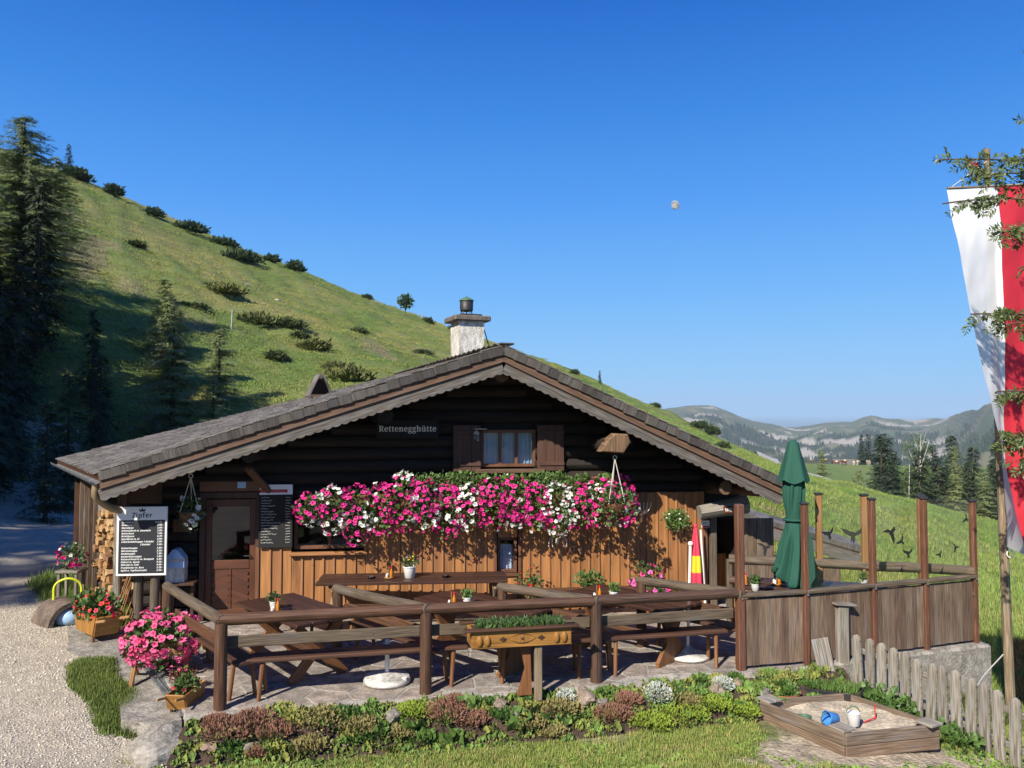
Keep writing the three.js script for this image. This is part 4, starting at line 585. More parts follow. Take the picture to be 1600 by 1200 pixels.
hangingBasket('hanging basket of pale flowers in the shade beside the door', HW(-4.85, 1.72, 0.3).toArray(), [0.2, 0.3, 0.18], 160, 14, () => pick(M.petalWhite), 0.55);
plant('wall_planter', 'round bushy green planter with a few white flowers on the plank wall', 'planter', HW(2.92, 1.48, 0.2).toArray(), HUT_TURN, [0.23, 0.2, 0.18], 420, 0.045, 9, 0.02, () => pick(M.petalWhite), null, M.leaf[1]);
// potted plants on the ground
function potted(label, pos, potMat, r, h, R, nl, nb, colour, cat = 'potted plant', leafSize = 0.06) {
  const t = thing('potted_plant', label, cat, pos); part(t, 'pot', lathe([[0, 0], [r * 0.72, 0], [r * 0.98, h * 0.92], [r * 1.06, h * 0.93], [r * 1.06, h], [r * 0.9, h], [r * 0.88, h * 0.88], [0, h * 0.88]], 22), potMat);
  const f = onBall(R, 0.15, 1), s = onBall(R, 0.85, 1.05, d => d.y > -0.2); const sh = q => { q.p.y += h + R[1] * 0.75; return q; };
  part(t, 'foliage', leafCloud(nl, i => sh(f(i)), leafSize), pick(M.leaf)); for (let i = 0; i < nb; i++) { const { p, d } = sh(s()); addBlossom(t, p, d, rr(0.03, 0.045) * (R[0] / 0.25), colour()); } return t;
}
potted('bushy potted plant with red flowers below the small curtained window', HW(0.42, -0.05, 0.4).toArray(), M.terracotta, 0.15, 0.25, [0.27, 0.36, 0.22], 260, 5, () => pick(M.coral));
potted('pink geraniums in a pot against the plank wall', HW(2.3, 0, 0.5).toArray(), M.terracotta, 0.17, 0.3, [0.3, 0.32, 0.24], 300, 14, () => pick(M.lilac)); potted('low pink geraniums in an orange pot on the terrace', HW(2.35, 0.1, 1.15).toArray(), M.terracotta, 0.16, 0.26, [0.26, 0.17, 0.2], 160, 14, () => pick(M.lilac)); potted('low feathery green plant in a pot by the plank wall', HW(1.35, 0.25, 0.6).toArray(), M.terracotta, 0.16, 0.24, [0.24, 0.14, 0.18], 260, 0, null);
// white table pots, cruets, ashtrays
const tableY = 0.752;
[['white pot of green herbs on the table nearest the door', -3.02, 10.27, 0.062, 0.1, 0], ['large white pot of yellow and blue flowers on the long wall table', -1.56, 12.3, 0.1, 0.17, 1], ['small white pot of green leaves on the middle partition table', -0.58, 10.5, 0.062, 0.1, 0], ['white pot of herbs on the table before the geraniums', 1.36, 10.8, 0.065, 0.11, 0], ['white pot of herbs standing on the fence side of the deck table', 3.42, 11.35, 0.065, 0.1, 0], ['square-looking white pot beyond the red post on the deck table', 4.0, 11.95, 0.06, 0.09, 0], ['white pot of herbs at the meadow end of the deck table', 5.1, 11.7, 0.06, 0.09, 0]].forEach(([l, x, d, r, h, fl]) => {
  const t = potted(l, [x, tableY, -d], M.white, r, h, [r * 1.35, r * 0.95, r * 1.2], fl ? 200 : 150, 0, null, 'flower pot', 0.035); if (fl) for (let i = 0; i < 16; i++) { const a = rr(0, 6.3), q = rr(0, 0.12); addBlossom(t, V(q * Math.cos(a), h + 0.12 + rr(-0.03, 0.03), q * Math.sin(a)), V(0, 0.6, 0.6), 0.016, i % 2 ? M.yellow[0] : M.lilac[0]); }
});
[['wooden cruet stand with a red-capped bottle on the long wall table', -1.86, 12.22], ['wooden cruet stand with a red-capped bottle on the middle partition table', -0.78, 10.42], ['wooden cruet stand with a red-capped bottle before the geraniums', 1.14, 10.85], ['wooden cruet stand in front of the pot nearest the door', -2.95, 10.08], ['wooden cruet stand with a red-capped bottle beyond the tall red post', 3.36, 11.75], ['wooden cruet stand on the deck table beside the parasol', 3.85, 11.75]].forEach(([l, x, d]) => {
  const t = thing('cruet_stand', l, 'cruet stand', [x, tableY, -d]); part(t, 'tray', lathe([[0, 0], [0.075, 0], [0.078, 0.02], [0.07, 0.025], [0, 0.02]], 20), M.honey); part(t, 'handle', new THREE.CylinderGeometry(0.007, 0.007, 0.17, 8), M.honey, [0, 0.1, 0]);
  const b = part(t, 'bottle', lathe([[0, 0.02], [0.022, 0.02], [0.023, 0.1], [0.01, 0.13], [0.01, 0.15], [0, 0.15]], 12), M.amber, [0.035, 0, 0.01]); part(b, 'cap', new THREE.CylinderGeometry(0.012, 0.013, 0.035, 10), M.red, [0, 0.165, 0]); for (const q of [-1, 1]) part(t, 'shaker', lathe([[0, 0.02], [0.018, 0.02], [0.016, 0.06], [0.01, 0.075], [0, 0.075]], 10), M.white, [-0.03, 0, q * 0.03]);
});
[['glass ashtray beside the cruet stand on the long wall table', -2.12, 12.2], ['glass ashtray at the far end of the long wall table', -1.0, 12.3], ['glass ashtray beside the pot nearest the door', -2.82, 10.15]].forEach(([l, x, d]) => solo('ashtray', lathe([[0, 0], [0.055, 0], [0.068, 0.03], [0.06, 0.032], [0.045, 0.012], [0, 0.012]], 20), M.crystal, l, 'ashtray', [x, tableY, -d]));
// carved planter on a post outside the front railing
{
  const t = thing('carved_planter', 'carved honey-coloured wooden planter of sedum on the front railing', 'planter', [0.08, 0, -9.36], 0.2);
  part(t, 'front_board', cbox(1.16, 0.2, 0.035, 0.01, 0), M.honey, [0, 0.68, 0.17]); part(t, 'back_board', cbox(1.16, 0.2, 0.035, 0.01, 0), M.honey, [0, 0.68, -0.16]); for (const s of [-1, 1]) part(t, 'end_board', cbox(0.035, 0.2, 0.3, 0.01, 2), M.honey, [s * 0.56, 0.68, 0]); part(t, 'rim_board', cbox(1.34, 0.025, 0.1, 0.006, 0), M.bench[0], [0, 0.795, 0.19]); part(t, 'rim_board', cbox(1.34, 0.025, 0.08, 0.006, 0), M.bench[0], [0, 0.795, -0.18]); part(t, 'soil', cbox(1.1, 0.03, 0.28, 0.004, 0), M.soil, [0, 0.76, 0]);
  const lens = (r, th) => { const o = [], q = []; for (let k = 0; k <= 16; k++) { const x = lerp(-0.15, 0.15, k / 16), y = r * (1 - Math.pow(x / 0.15, 2)); o.push([x, y]); q.unshift([x, -y]); } return extr([...o, ...q], th); };
  part(t, 'carving', lens(0.055, 0.006), M.darkWood, [0, 0.68, 0.188]); part(t, 'carving', lens(0.045, 0.006), M.honey, [0, 0.68, 0.191]); part(t, 'carving', new THREE.CylinderGeometry(0.016, 0.016, 0.01, 14).rotateX(Math.PI / 2), M.darkWood, [0, 0.68, 0.196]);
  for (const s of [-1, 1]) { const d = extr([[0, 0.03], [0.045, 0], [0, -0.03], [-0.045, 0]], 0.006); part(t, 'carving', d, M.darkWood, [s * 0.22, 0.68, 0.188]); for (const k of [0, 1]) part(t, 'knob', new THREE.SphereGeometry(0.04, 12, 10).scale(0.9, 1.6, 0.7), M.honey, [s * (0.4 + k * 0.09), 0.67, 0.19]); }
  part(t, 'stand_post', cbox(0.09, 0.62, 0.06, 0.01, 1), M.paleLeg, [0.2, 0.26, 0.12]); part(t, 'stand_board', extr([[-0.05, 0], [0.12, 0], [0.1, 0.58], [-0.02, 0.58], [0.04, 0.3]], 0.04), M.leg, [0.02, 0, 0.02]); part(t, 'foliage', leafCloud(900, () => ({ p: V(rr(-0.5, 0.5), 0.77, rr(-0.12, 0.14)), d: V(0, 1, 0) }), 0.09, { wide: 0.2, mess: 0.8 }), M.leaf[2]); part(t, 'foliage', leafCloud(260, () => ({ p: V(rr(-0.5, 0.5), 0.78, rr(-0.12, 0.16)), d: V(0, 1, 0.2) }), 0.07, { wide: 0.25 }), M.leaf[0]);
}
// flower barrows on the left
{
  plant('petunia_stand', 'round mass of bright pink petunias on crossed wooden legs', 'petunia', [-4.38, 0.42, -10.1], 0.2, [0.47, 0.36, 0.42], 620, 0.07, 165, 0.05, () => pick(M.pink), null, M.leaf[0]);
  const st = thing('wooden_trestle', 'pale wooden trestle carrying the pink petunias', 'trestle', [-4.38, -0.1, -10.1], 0.25); for (const x of [-0.3, 0.3]) for (const s of [-1, 1]) part(st, 'leg', boardGeo(V(x + 0.015 * s, 0, s * 0.3), V(x + 0.015 * s, 0.42, -s * 0.16), 0.05, 0.06, 0.008), M.fire[1]); part(st, 'bowl', cbox(0.6, 0.2, 0.3, 0.02, 0), M.fire[3], [0, 0.44, 0]);
  const barrow = (label, pos, turn, s, R, nb, cols, nl) => {
    const t = thing('barrow_planter', label, 'planter', pos, turn); t.scale.setScalar(s); const side = extr([[-0.32, 0], [0.3, 0], [0.42, 0.26], [-0.42, 0.26]], 0.025);
    part(t, 'side_board', side, M.honey, [0, 0.14, 0.16]); part(t, 'side_board', side, M.honey, [0, 0.14, -0.185]); part(t, 'end_board', cbox(0.03, 0.3, 0.34, 0.006, 2), M.honey, [0.37, 0.27, 0], [0, 0, -0.4]); part(t, 'end_board', cbox(0.03, 0.3, 0.34, 0.006, 2), M.honey, [-0.37, 0.27, 0], [0, 0, 0.35]); part(t, 'floor_board', cbox(0.62, 0.03, 0.32, 0.005, 0), M.trim, [0, 0.15, 0]);
    for (const z of [-0.14, 0.14]) { part(t, 'handle', boardGeo(V(0.3, 0.2, z), V(-0.72, 0.42, z * 1.2), 0.035, 0.04, 0.008), M.fire[1]); part(t, 'leg', cbox(0.04, 0.22, 0.04, 0.006, 1), M.trim, [-0.25, 0.06, z]); } const w = part(t, 'wheel', new THREE.TorusGeometry(0.13, 0.022, 8, 26), M.trim, [0.48, 0.1, 0]); for (let k = 0; k < 3; k++) part(w, 'spoke', cbox(0.02, 0.25, 0.02, 0.003, 1), M.trim, [0, 0, 0], [0, 0, k * 1.047]);
    const f = onBall(R, 0.15, 1, d => d.y > -0.4), g = onBall(R, 0.9, 1.08, d => d.y > -0.3), up = q => { q.p.y += 0.46; return q; }; part(t, 'foliage', leafCloud(nl, () => up(f()), 0.07), M.leaf[0]); part(t, 'foliage', leafCloud(nl >> 1, () => up(f()), 0.06), M.leaf[2]); for (let i = 0; i < nb; i++) { const { p, d } = up(g()); addBlossom(t, p, d, rr(0.025, 0.045), pick(cols)); }
  };
  barrow('wooden wheelbarrow planter of dark fuchsias with red bells', [-6.15, -0.1, -12.0], 2.4, 1, [0.44, 0.26, 0.3], 46, M.coral, 420); barrow('small wooden barrow planter with succulents beside the corner post', [-3.66, -0.1, -9.12], 1.5, 0.62, [0.34, 0.16, 0.24], 8, M.coral, 160);
  plant('red_sedum', 'small dark red sedum hanging over the edge by the trestle', 'sedum', [-3.85, 0.16, -9.5], 0, [0.15, 0.1, 0.13], 300, 0.035, 8, 0.03, () => pick(M.pink), null, std(C(0.2, 0.05, 0.045), 0.8));
  const shade = thing('stone_trough', 'old grey half-round trough lying on its side at the lane edge', 'trough', [-7.2, -0.1, -13.0], 0.9); const arc = [], ia = []; for (let k = 0; k <= 18; k++) { const a = k / 18 * Math.PI * 1.05; arc.push([0.36 * Math.cos(a), 0.36 * Math.sin(a)]); ia.unshift([0.29 * Math.cos(a), 0.29 * Math.sin(a)]); } part(shade, 'shell', extr([...arc, ...ia], 0.6, 0.008), std(C(0.2, 0.15, 0.12), 0.9, { map: RT, bumpMap: RB, bumpScale: 0.01 }), [0, 0, -0.3]); part(shade, 'back', extr(arc, 0.04), M.capStone, [0, 0, -0.32]);
  solo('blue_sack', new THREE.IcosahedronGeometry(0.2, 3).scale(1.1, 0.75, 0.8), M.paleBlue, 'pale blue sack lying inside the old trough', 'sack', [-7.08, 0.02, -12.86]); solo('garden_hose', new THREE.TubeGeometry(new THREE.CatmullRomCurve3([V(-0.2, 0, 0), V(-0.18, 0.24, 0), V(0, 0.33, 0.02), V(0.17, 0.24, 0), V(0.2, -0.05, 0)]), 30, 0.02, 10), M.limeHose, 'bright yellow-green hose arching over the old trough', 'hose', [-7.2, 0.25, -13.1], [0, 0.4, 0]);
  plant('geranium_pot', 'red and white geraniums in front of the shed boards', 'geranium', [-7.75, 0.75, -14.2], 0, [0.26, 0.24, 0.22], 180, 0.06, 20, 0.05, () => rnd() < 0.3 ? pick(M.petalWhite) : pick(M.magenta)); solo('wooden_stool', merged([cbox(0.4, 0.05, 0.35, 0.01).translate(0, 0.55, 0), ...[-1, 1].flatMap(a => [-1, 1].map(b => cbox(0.05, 0.55, 0.05, 0.006, 1).translate(a * 0.15, 0.27, b * 0.12)))]), M.grey[1], 'grey stool under the red geraniums by the shed boards', 'stool', [-7.75, -0.05, -14.2]);
  solo('yellow_toy', lathe([[0, 0], [0.05, 0], [0.07, 0.1], [0.03, 0.14], [0.03, 0.17], [0, 0.17]], 16), M.yellow[0], 'small yellow toy on the step behind the drain-side bench', 'toy', [-4.15, 0.05, -11.0]);
}
// firewood
{
  const a0 = [-5.78, 13.35], dir = [-0.79, 0.61], nrm = [-0.61, -0.79], yaw = Math.atan2(-nrm[0], nrm[1] * -1);
  const geos = []; for (let k = 0; k < 6; k++) { const n = pick([3, 4, 5, 7]), pts = []; for (let i = 0; i < n; i++) { const an = i / n * Math.PI * 2 + rr(-0.2, 0.2); pts.push([0.072 * Math.cos(an) * rr(0.8, 1.2), 0.062 * Math.sin(an) * rr(0.8, 1.2)]); } const g = extr(pts, 0.34, 0.004); g.translate(0, 0, -0.17); geos.push(g); }
  for (let r = 0; r < 13; r++) for (let c = 0; c < 14; c++) {
    const u = 0.08 + c * 0.137 + (r % 2) * 0.06 + rr(-0.015, 0.015), y = 0.0 + r * 0.125 + rr(-0.012, 0.012), out = rr(-0.06, 0.07), lengthwise = rnd() < 0.12 && c < 8;
    const fm = rnd() < 0.12 ? M.bark : pick(M.fire), fl = { [M.bark.id]: 'bark-covered dark', [M.fire[0].id]: 'pale yellow split', [M.fire[1].id]: 'orange-brown split', [M.fire[2].id]: 'light cream split', [M.fire[3].id]: 'dark brown split' }[fm.id]; const m = solo('firewood_log', pick(geos), fm, `${fl} firewood log in the stack beside the menu sign`, 'firewood', [a0[0] + dir[0] * u + nrm[0] * out, y - 0.02, -(a0[1] + dir[1] * u + nrm[1] * out)], [0, Math.atan2(nrm[0], -nrm[1]) + (lengthwise ? 1.57 : rr(-0.1, 0.1)), rr(0, 6)], fl + ' firewood stacked under the eave');
  }
  const shed = thing('wood_shed', 'grey shed posts and brown boards holding the firewood stack', 'shed'); part(shed, 'post', cbox(0.12, 1.75, 0.12, 0.02, 1), M.grey[1], [-6.62, 0.72, -13.55]); part(shed, 'post', cbox(0.13, 2.1, 0.13, 0.02, 1), M.grey[1], [-7.5, 0.95, -14.75]); for (let k = 0; k < 4; k++) part(shed, 'board', cbox(0.17, 2.1, 0.03, 0.006, 1), M.panel[k], [-7.66 - k * 0.15, 0.95, -14.9 - k * 0.12], [0, 0.68, 0]); for (let k = 0; k < 9; k++) part(shed, 'rear_board', cbox(0.22, 2.1, 0.03, 0.006, 1), M.panel[k % 4], [-5.75 - k * 0.175, 0.95, -13.75 - k * 0.135], [0, 0.655, 0]);
  for (let k = 0; k < 14; k++) { const x = -6.35 + k * 0.035 + rr(-0.02, 0.02); solo('walking_stick', logGeo(V(x, -0.1, -12.75 - rr(0, 0.1)), V(x + rr(0.15, 0.32), rr(0.95, 1.3), -13.15), 0.011, 0.009, 6, 0.02, 3), rnd() < 0.4 ? M.fire[1] : M.stick, 'thin wooden walking stick leaning against the firewood stack', 'walking stick', null, null, 'walking sticks leaning by the firewood'); }
  for (const [x, d] of [[-5.62, 12.15], [-5.35, 12.1]]) solo('sign_post', logGeo(V(x, -0.15, -d), V(x, 0.95, -d), 0.07, 0.065, 12, 0.03, 5), M.greyRail, 'round grey log post under the menu sign', 'post', null, null, 'log posts below the menu sign');
}
// ---------------------------------------------------------------- signs
function canvasMat(w, h, draw, ro = 0.6) { const c = document.createElement('canvas'); c.width = w; c.height = h; const x = c.getContext('2d'); draw(x, w, h); const t = new THREE.CanvasTexture(c); t.colorSpace = THREE.SRGBColorSpace; return std(C(1, 1, 1), ro, { map: t }); }
function boardSign(name, label, pos, turn, w, h, face, frameMat, depth = 0.025) {
  const t = thing(name, label, 'sign', pos, turn); part(t, 'board', cbox(w, h, depth, 0.004), frameMat); part(t, 'face', new THREE.PlaneGeometry(w - 0.012, h - 0.012), face, [0, 0, depth / 2 + 0.003]); return t;
}
{
  const lines = [['Speckbrot', '€ 4,00.-'], ['Käsebrot', '3,60.-'], ['Wurstbrot', '3,60.-'], ['Schmalzbrot m. Zwiebeln', '2,80.-'], ['Butterbrot', '1,80.-'], ['Brettljause', '6,20.-'], ['Speckbrot m. Ei', '4,80.-'], ['Leberknödelsuppe 1 Knödel', '2,60.-'], ['                              2 Knödel', '3,60.-'], ['Gulaschsuppe', '3,80.-'], ['Würstelsuppe', '3,50.-'], ['Nudelsuppe', '1,80.-'], ['Backerbsensuppe', '1,80.-'], ['Kaiserschmarrn m. Kompott', '5,80.-'], ['Rührei m. Speck', '5,50.-'], ['Würstel m. Saft', '4,00.-'], ['Frankfurter m. Brot', '3,20.-'], ['Apfel o. Topfenstrudel', '2,30.-']];
  boardSign('menu_sign', 'white framed menu board with chalk prices on log posts', [-5.5, 1.35, -11.98], 0.1, 0.72, 1.02, canvasMat(512, 725, (x, w, h) => {
    x.fillStyle = '#e8e8e4'; x.fillRect(0, 0, w, h); x.fillStyle = '#22252c'; x.fillRect(18, 138, w - 36, h - 158); x.fillStyle = '#1d2340'; x.font = 'bold 74px sans-serif'; x.textAlign = 'center'; x.fillText('Zipfer', w / 2, 112);
    x.beginPath(); x.moveTo(w / 2 - 28, 48); x.lineTo(w / 2 - 36, 14); x.lineTo(w / 2 - 14, 32); x.lineTo(w / 2, 6); x.lineTo(w / 2 + 14, 32); x.lineTo(w / 2 + 36, 14); x.lineTo(w / 2 + 28, 48); x.fill();
    x.fillStyle = '#f2f2ee'; x.font = 'italic bold 25px sans-serif'; lines.forEach(([a, b], k) => { const y = 170 + k * 29.5 + (k > 8 ? 8 : 0); x.textAlign = 'left'; x.fillText(a, 44, y); x.textAlign = 'right'; x.fillText(b, w - 36, y); });
  }), M.white);
  boardSign('drinks_board', 'black chalk price board with a red and white header beside the door', HW(-3.61, 1.63, 0.06).toArray(), HUT_TURN, 0.52, 1.0, canvasMat(256, 492, (x, w, h) => {
    x.fillStyle = '#1b1c1e'; x.fillRect(0, 0, w, h); x.fillStyle = '#e6e6e2'; x.fillRect(0, 0, w, 78); x.fillStyle = '#a31525'; x.fillRect(0, 38, w - 40, 24); x.strokeStyle = '#e0b8bc'; x.lineWidth = 4; x.beginPath(); for (let k = 0; k < 18; k++) { x.moveTo(14 + k * 10.5, 47 + (k % 3) * 3); x.lineTo(20 + k * 10.5, 53 - (k % 2) * 4); } x.stroke();
    x.strokeStyle = '#c9c9c2'; x.lineWidth = 2.6; const stroke = (x0, x1, y) => { x.beginPath(); x.moveTo(x0, y); for (let q = x0; q < x1; q += 4.5) x.lineTo(q, y + rr(-6, 4)); x.stroke(); };   // chalk lines too blurred to read
    for (let k = 0; k < 17; k++) { stroke(16, 16 + [60, 84, 70, 110, 58, 96, 120, 104, 92, 150, 132, 128, 76, 118, 60, 84, 98][k], 102 + k * 22); stroke(w - 52, w - 14, 102 + k * 22); }
  }, 0.8), M.black);
  boardSign('name_sign', 'dark wooden name board with pale painted letters under the gable', HW(-1.55, 3.0, 0.14).toArray(), HUT_TURN, 1.0, 0.3, canvasMat(640, 192, (x, w, h) => { x.fillStyle = '#120e0b'; x.fillRect(0, 0, w, h); x.fillStyle = '#d9d5c8'; x.font = 'bold 86px serif'; x.textAlign = 'center'; x.fillText('Rettenegghütte', w / 2, 122, 600); }, 0.8), M.blackLog[0]);
  boardSign('toilet_sign', 'small brown plaque with white letters WC on the log lintel', HW(3.72, 1.66, 0.485).toArray(), HUT_TURN, 0.16, 0.12, canvasMat(128, 96, (x, w, h) => { x.fillStyle = '#5d2f1c'; x.fillRect(0, 0, w, h); x.fillStyle = '#f4f4f0'; x.font = 'bold 64px serif'; x.textAlign = 'center'; x.fillText('WC', w / 2, 72); }), M.trim);
  boardSign('toilet_sign', 'small white plaque with red letters WC beside the dark doorway', HW(3.48, 1.38, 0.09).toArray(), HUT_TURN, 0.14, 0.12, canvasMat(128, 110, (x, w, h) => { x.fillStyle = '#f0f0ec'; x.fillRect(0, 0, w, h); x.fillStyle = '#b01818'; x.fillRect(0, 84, w, 26); x.fillStyle = '#7a1414'; x.font = 'bold 62px serif'; x.textAlign = 'center'; x.fillText('WC', w / 2, 66); }), M.white);
  const carton = thing('carton_stand', 'white and blue carton-shaped container on a dark shelf by the door', 'container', HW(-5.05, 0.68, 0.25).toArray(), HUT_TURN); part(carton, 'body', cbox(0.28, 0.36, 0.22, 0.01), M.whiteRough, [0, 0.18, 0]); part(carton, 'label_band', cbox(0.286, 0.1, 0.226, 0.008), M.paleBlue, [0, 0.27, 0]); part(carton, 'top', extr([[-0.14, 0], [0.14, 0], [0.03, 0.14], [-0.03, 0.14]], 0.22), M.paleBlue, [0, 0.36, -0.11]); part(carton, 'shelf', cbox(0.6, 0.04, 0.34, 0.006, 0), M.darkWood, [0, -0.02, 0]); for (const s of [-1, 1]) part(carton, 'shelf_leg', cbox(0.05, 0.66, 0.05, 0.006, 1), M.darkWood, [s * 0.24, -0.36, 0]);
  solo('notice_board', cbox(0.24, 0.2, 0.02, 0.004), M.trim, 'small brown notice board on the log wall beside the door', 'sign', HW(-5.05, 1.5, 0.02).toArray(), [0, HUT_TURN, 0]);
}
// things hung on the wall
{
  const ln = thing('wall_lantern', 'small glass and metal lantern on a bracket beside the gable window', 'lantern', HW(-0.44, 2.86, 0.2).toArray(), HUT_TURN); part(ln, 'glass', lathe([[0, -0.06], [0.035, -0.05], [0.045, 0.0], [0.03, 0.06], [0, 0.06]], 14), M.crystal); part(ln, 'cap', lathe([[0.06, 0.06], [0.03, 0.1], [0, 0.12]], 14), M.bone); part(ln, 'arm', cbox(0.2, 0.015, 0.015, 0.003), M.bone, [0.08, 0.14, -0.08]); part(ln, 'foot', lathe([[0, -0.09], [0.03, -0.085], [0.02, -0.06]], 12), M.iron);
  const fk = thing('hay_fork', 'old wooden hay fork with four tines hung on the plank wall', 'hay fork', HW(2.3, 1.36, 0.08).toArray(), HUT_TURN); part(fk, 'handle', logGeo(V(-0.02, -0.04, 0), V(0.08, 0.2, 0), 0.014, 0.014, 8, 0.02, 2), M.bone); for (let k = 0; k < 4; k++) part(fk, 'tine', new THREE.TubeGeometry(new THREE.CatmullRomCurve3([V(0.08, 0.19, 0), V(0.05 + k * 0.045, 0.27, 0.01), V(0.03 + k * 0.065, 0.4, 0.03)]), 10, 0.01, 6), M.bone);
  const an = thing('deer_antlers', 'pair of small antlers mounted on the plank wall under the petunias', 'antlers', HW(0.92, 1.14, 0.05).toArray(), HUT_TURN); part(an, 'skull', lathe([[0, -0.07], [0.025, -0.05], [0.04, 0.02], [0.02, 0.05], [0, 0.05]], 12), M.bone); for (const s of [-1, 1]) { part(an, 'antler', new THREE.TubeGeometry(new THREE.CatmullRomCurve3([V(s * 0.02, 0.04, 0), V(s * 0.08, 0.08, 0.04), V(s * 0.14, 0.02, 0.06), V(s * 0.15, -0.09, 0.05)]), 12, 0.011, 6), M.bone); part(an, 'antler', new THREE.TubeGeometry(new THREE.CatmullRomCurve3([V(s * 0.09, 0.07, 0.04), V(s * 0.1, 0.0, 0.08), V(s * 0.09, -0.08, 0.09)]), 10, 0.009, 6), M.bone); }
  const cr = thing('wooden_latch', 'old wooden cross-shaped tool hung on the plank wall', 'tool', HW(1.27, 1.02, 0.05).toArray(), HUT_TURN); part(cr, 'bar', cbox(0.2, 0.07, 0.03, 0.01, 0), M.beamEnd, [-0.02, -0.02, 0], [0, 0, 0.05]); part(cr, 'upright', cbox(0.05, 0.26, 0.035, 0.01, 1), M.beamEnd, [0.05, 0.02, 0.02], [0, 0, -0.15]);
  solo('wooden_disc', new THREE.CylinderGeometry(0.1, 0.1, 0.03, 26).rotateX(Math.PI / 2), M.plank[3], 'round wooden disc on the plank wall behind the hanging basket', 'disc', HW(1.98, 1.45, 0.04).toArray(), [0, HUT_TURN, 0]);
}

// ---------------------------------------------------------------- trees and bushes
function rawGeo(pos) { const g = new THREE.BufferGeometry(); g.setAttribute('position', new THREE.Float32BufferAttribute(pos, 3)); g.setAttribute('uv', new THREE.Float32BufferAttribute(new Float32Array(pos.length / 3 * 2), 2)); g.computeVertexNormals(); return g; }
function coniferCrown(H, R, o) { // drooping branches, each hung with narrow sprays
  const pos = [], a = V(0, 0, 0), b = V(0, 0, 0), c = V(0, 0, 0);
  for (let w = 0; w < o.whorls; w++) {
    const t = Math.pow((w + rr(0, 0.8)) / o.whorls, 0.9), y = H * lerp(o.from, 0.985, t), n = Math.max(3, Math.round(o.per * lerp(1, 0.55, t)));
    for (let k = 0; k < n; k++) {
      const az = rr(0, 6.283), l = R * Math.pow(1 - t, o.pow ?? 0.85) * rr(0.62, 1.12) + 0.12, dr = o.droop * rr(0.6, 1.3), ca = Math.cos(az), sa = Math.sin(az), m = Math.max(2, Math.ceil(l / o.step));
      for (let i = 0; i < m; i++) {
        const f = (i + rr(0.3, 1)) / m, px = ca * l * f, pz = sa * l * f, py = y - dr * l * f * f + 0.1 * l * f, s = o.spray * rr(0.6, 1.3) * lerp(1.15, 0.7, f);
        for (let q = 0; q < o.n; q++) { const an = az + rr(-1.3, 1.3), el = rr(-0.75, 0.3) - o.hang, cx = Math.cos(an) * Math.cos(el), cz = Math.sin(an) * Math.cos(el), cy = Math.sin(el), wd = s * o.wide; a.set(px, py, pz); b.set(px + cx * s * 0.55 - sa * wd, py + cy * s * 0.55 + rr(-0.3, 0.3) * wd, pz + cz * s * 0.55 + ca * wd); c.set(px + cx * s, py + cy * s, pz + cz * s); pos.push(a.x, a.y, a.z, b.x, b.y, b.z, c.x, c.y, c.z); }
      }
    }
  }
  return rawGeo(pos);
}
const spruceO = { whorls: 30, per: 8, from: 0.06, droop: 0.38, step: 0.42, spray: 0.75, n: 4, wide: 0.24, hang: 0.15, pow: 0.85 }, larchO = { whorls: 36, per: 8, from: 0.08, droop: 0.22, step: 0.34, spray: 0.62, n: 6, wide: 0.15, hang: 0.3, pow: 0.75 };
const crownSpruce = [0, 1, 2].map(() => coniferCrown(12, 2.5, spruceO)), crownLarch = [0, 1].map(() => coniferCrown(12, 2.7, larchO)), trunkGeo = logGeo(V(0, -0.8, 0), V(0, 11.4, 0), 0.24, 0.03, 8, 0.03, 6);
const crownBig = coniferCrown(20, 4.4, { ...larchO, whorls: 64, per: 11, step: 0.2, spray: 0.4, n: 9, wide: 0.12, droop: 0.16, hang: 0.35, pow: 0.62 }), trunkBig = logGeo(V(0, -0.8, 0), V(0, 19.4, 0), 0.34, 0.03, 8, 0.03, 6);
function tree(name, label, x, d, h, crown, mat, group, opt = {}) {
  const t = thing(name, label, 'tree', [x, gh(x, d) - 0.1, -d], rr(0, 6.3), group), s = h / (opt.H ?? 12); part(t, 'trunk', opt.trunk ?? trunkGeo, M.trunk); part(t, 'crown', crown, mat); t.scale.set(s * (opt.w ?? 1), s, s * (opt.w ?? 1)); return t;
}
tree('larch_tree', 'tall feathery larch standing above the dark forest edge', -27.2, 44, 20.4 - gh(-27.2, 44), crownBig, M.larch[1], null, { H: 20, trunk: trunkBig, w: 1.75 });
tree('larch_tree', 'lower larch whose branches reach towards the grassy ridge', -28.9, 50, 20.0 - gh(-28.9, 50), crownBig, M.larch[0], null, { H: 20, trunk: trunkBig, w: 1.7 });
[[-27, 38, 11], [-24.5, 41, 9.5], [-30, 43, 7], [-22, 33, 10], [-25, 33, 13], [-28, 30, 11], [-19.5, 29, 10.5], [-22, 26, 13], [-17, 25.5, 6.5], [-15.5, 28, 5], [-18, 35, 5], [-20.5, 39, 5], [-24, 23, 15], [-20, 21.5, 13], [-31, 36, 8], [-13.8, 31, 3.5], [-16, 31, 4.5], [-18, 27.5, 7], [-20, 32, 7], [-23.5, 29, 13], [-26, 36, 12], [-22.5, 36.5, 7], [-29, 40, 12], [-17, 22.5, 7], [-14.5, 25, 4], [-19, 24.5, 11], [-25.5, 29.5, 13], [-21, 28.5, 11]].forEach(([x, d, h]) => tree('spruce_tree', 'dark spruce of the shaded forest edge behind the hut', x, d, h, pick(crownSpruce), pick(M.needle), 'spruces of the shaded forest edge'));
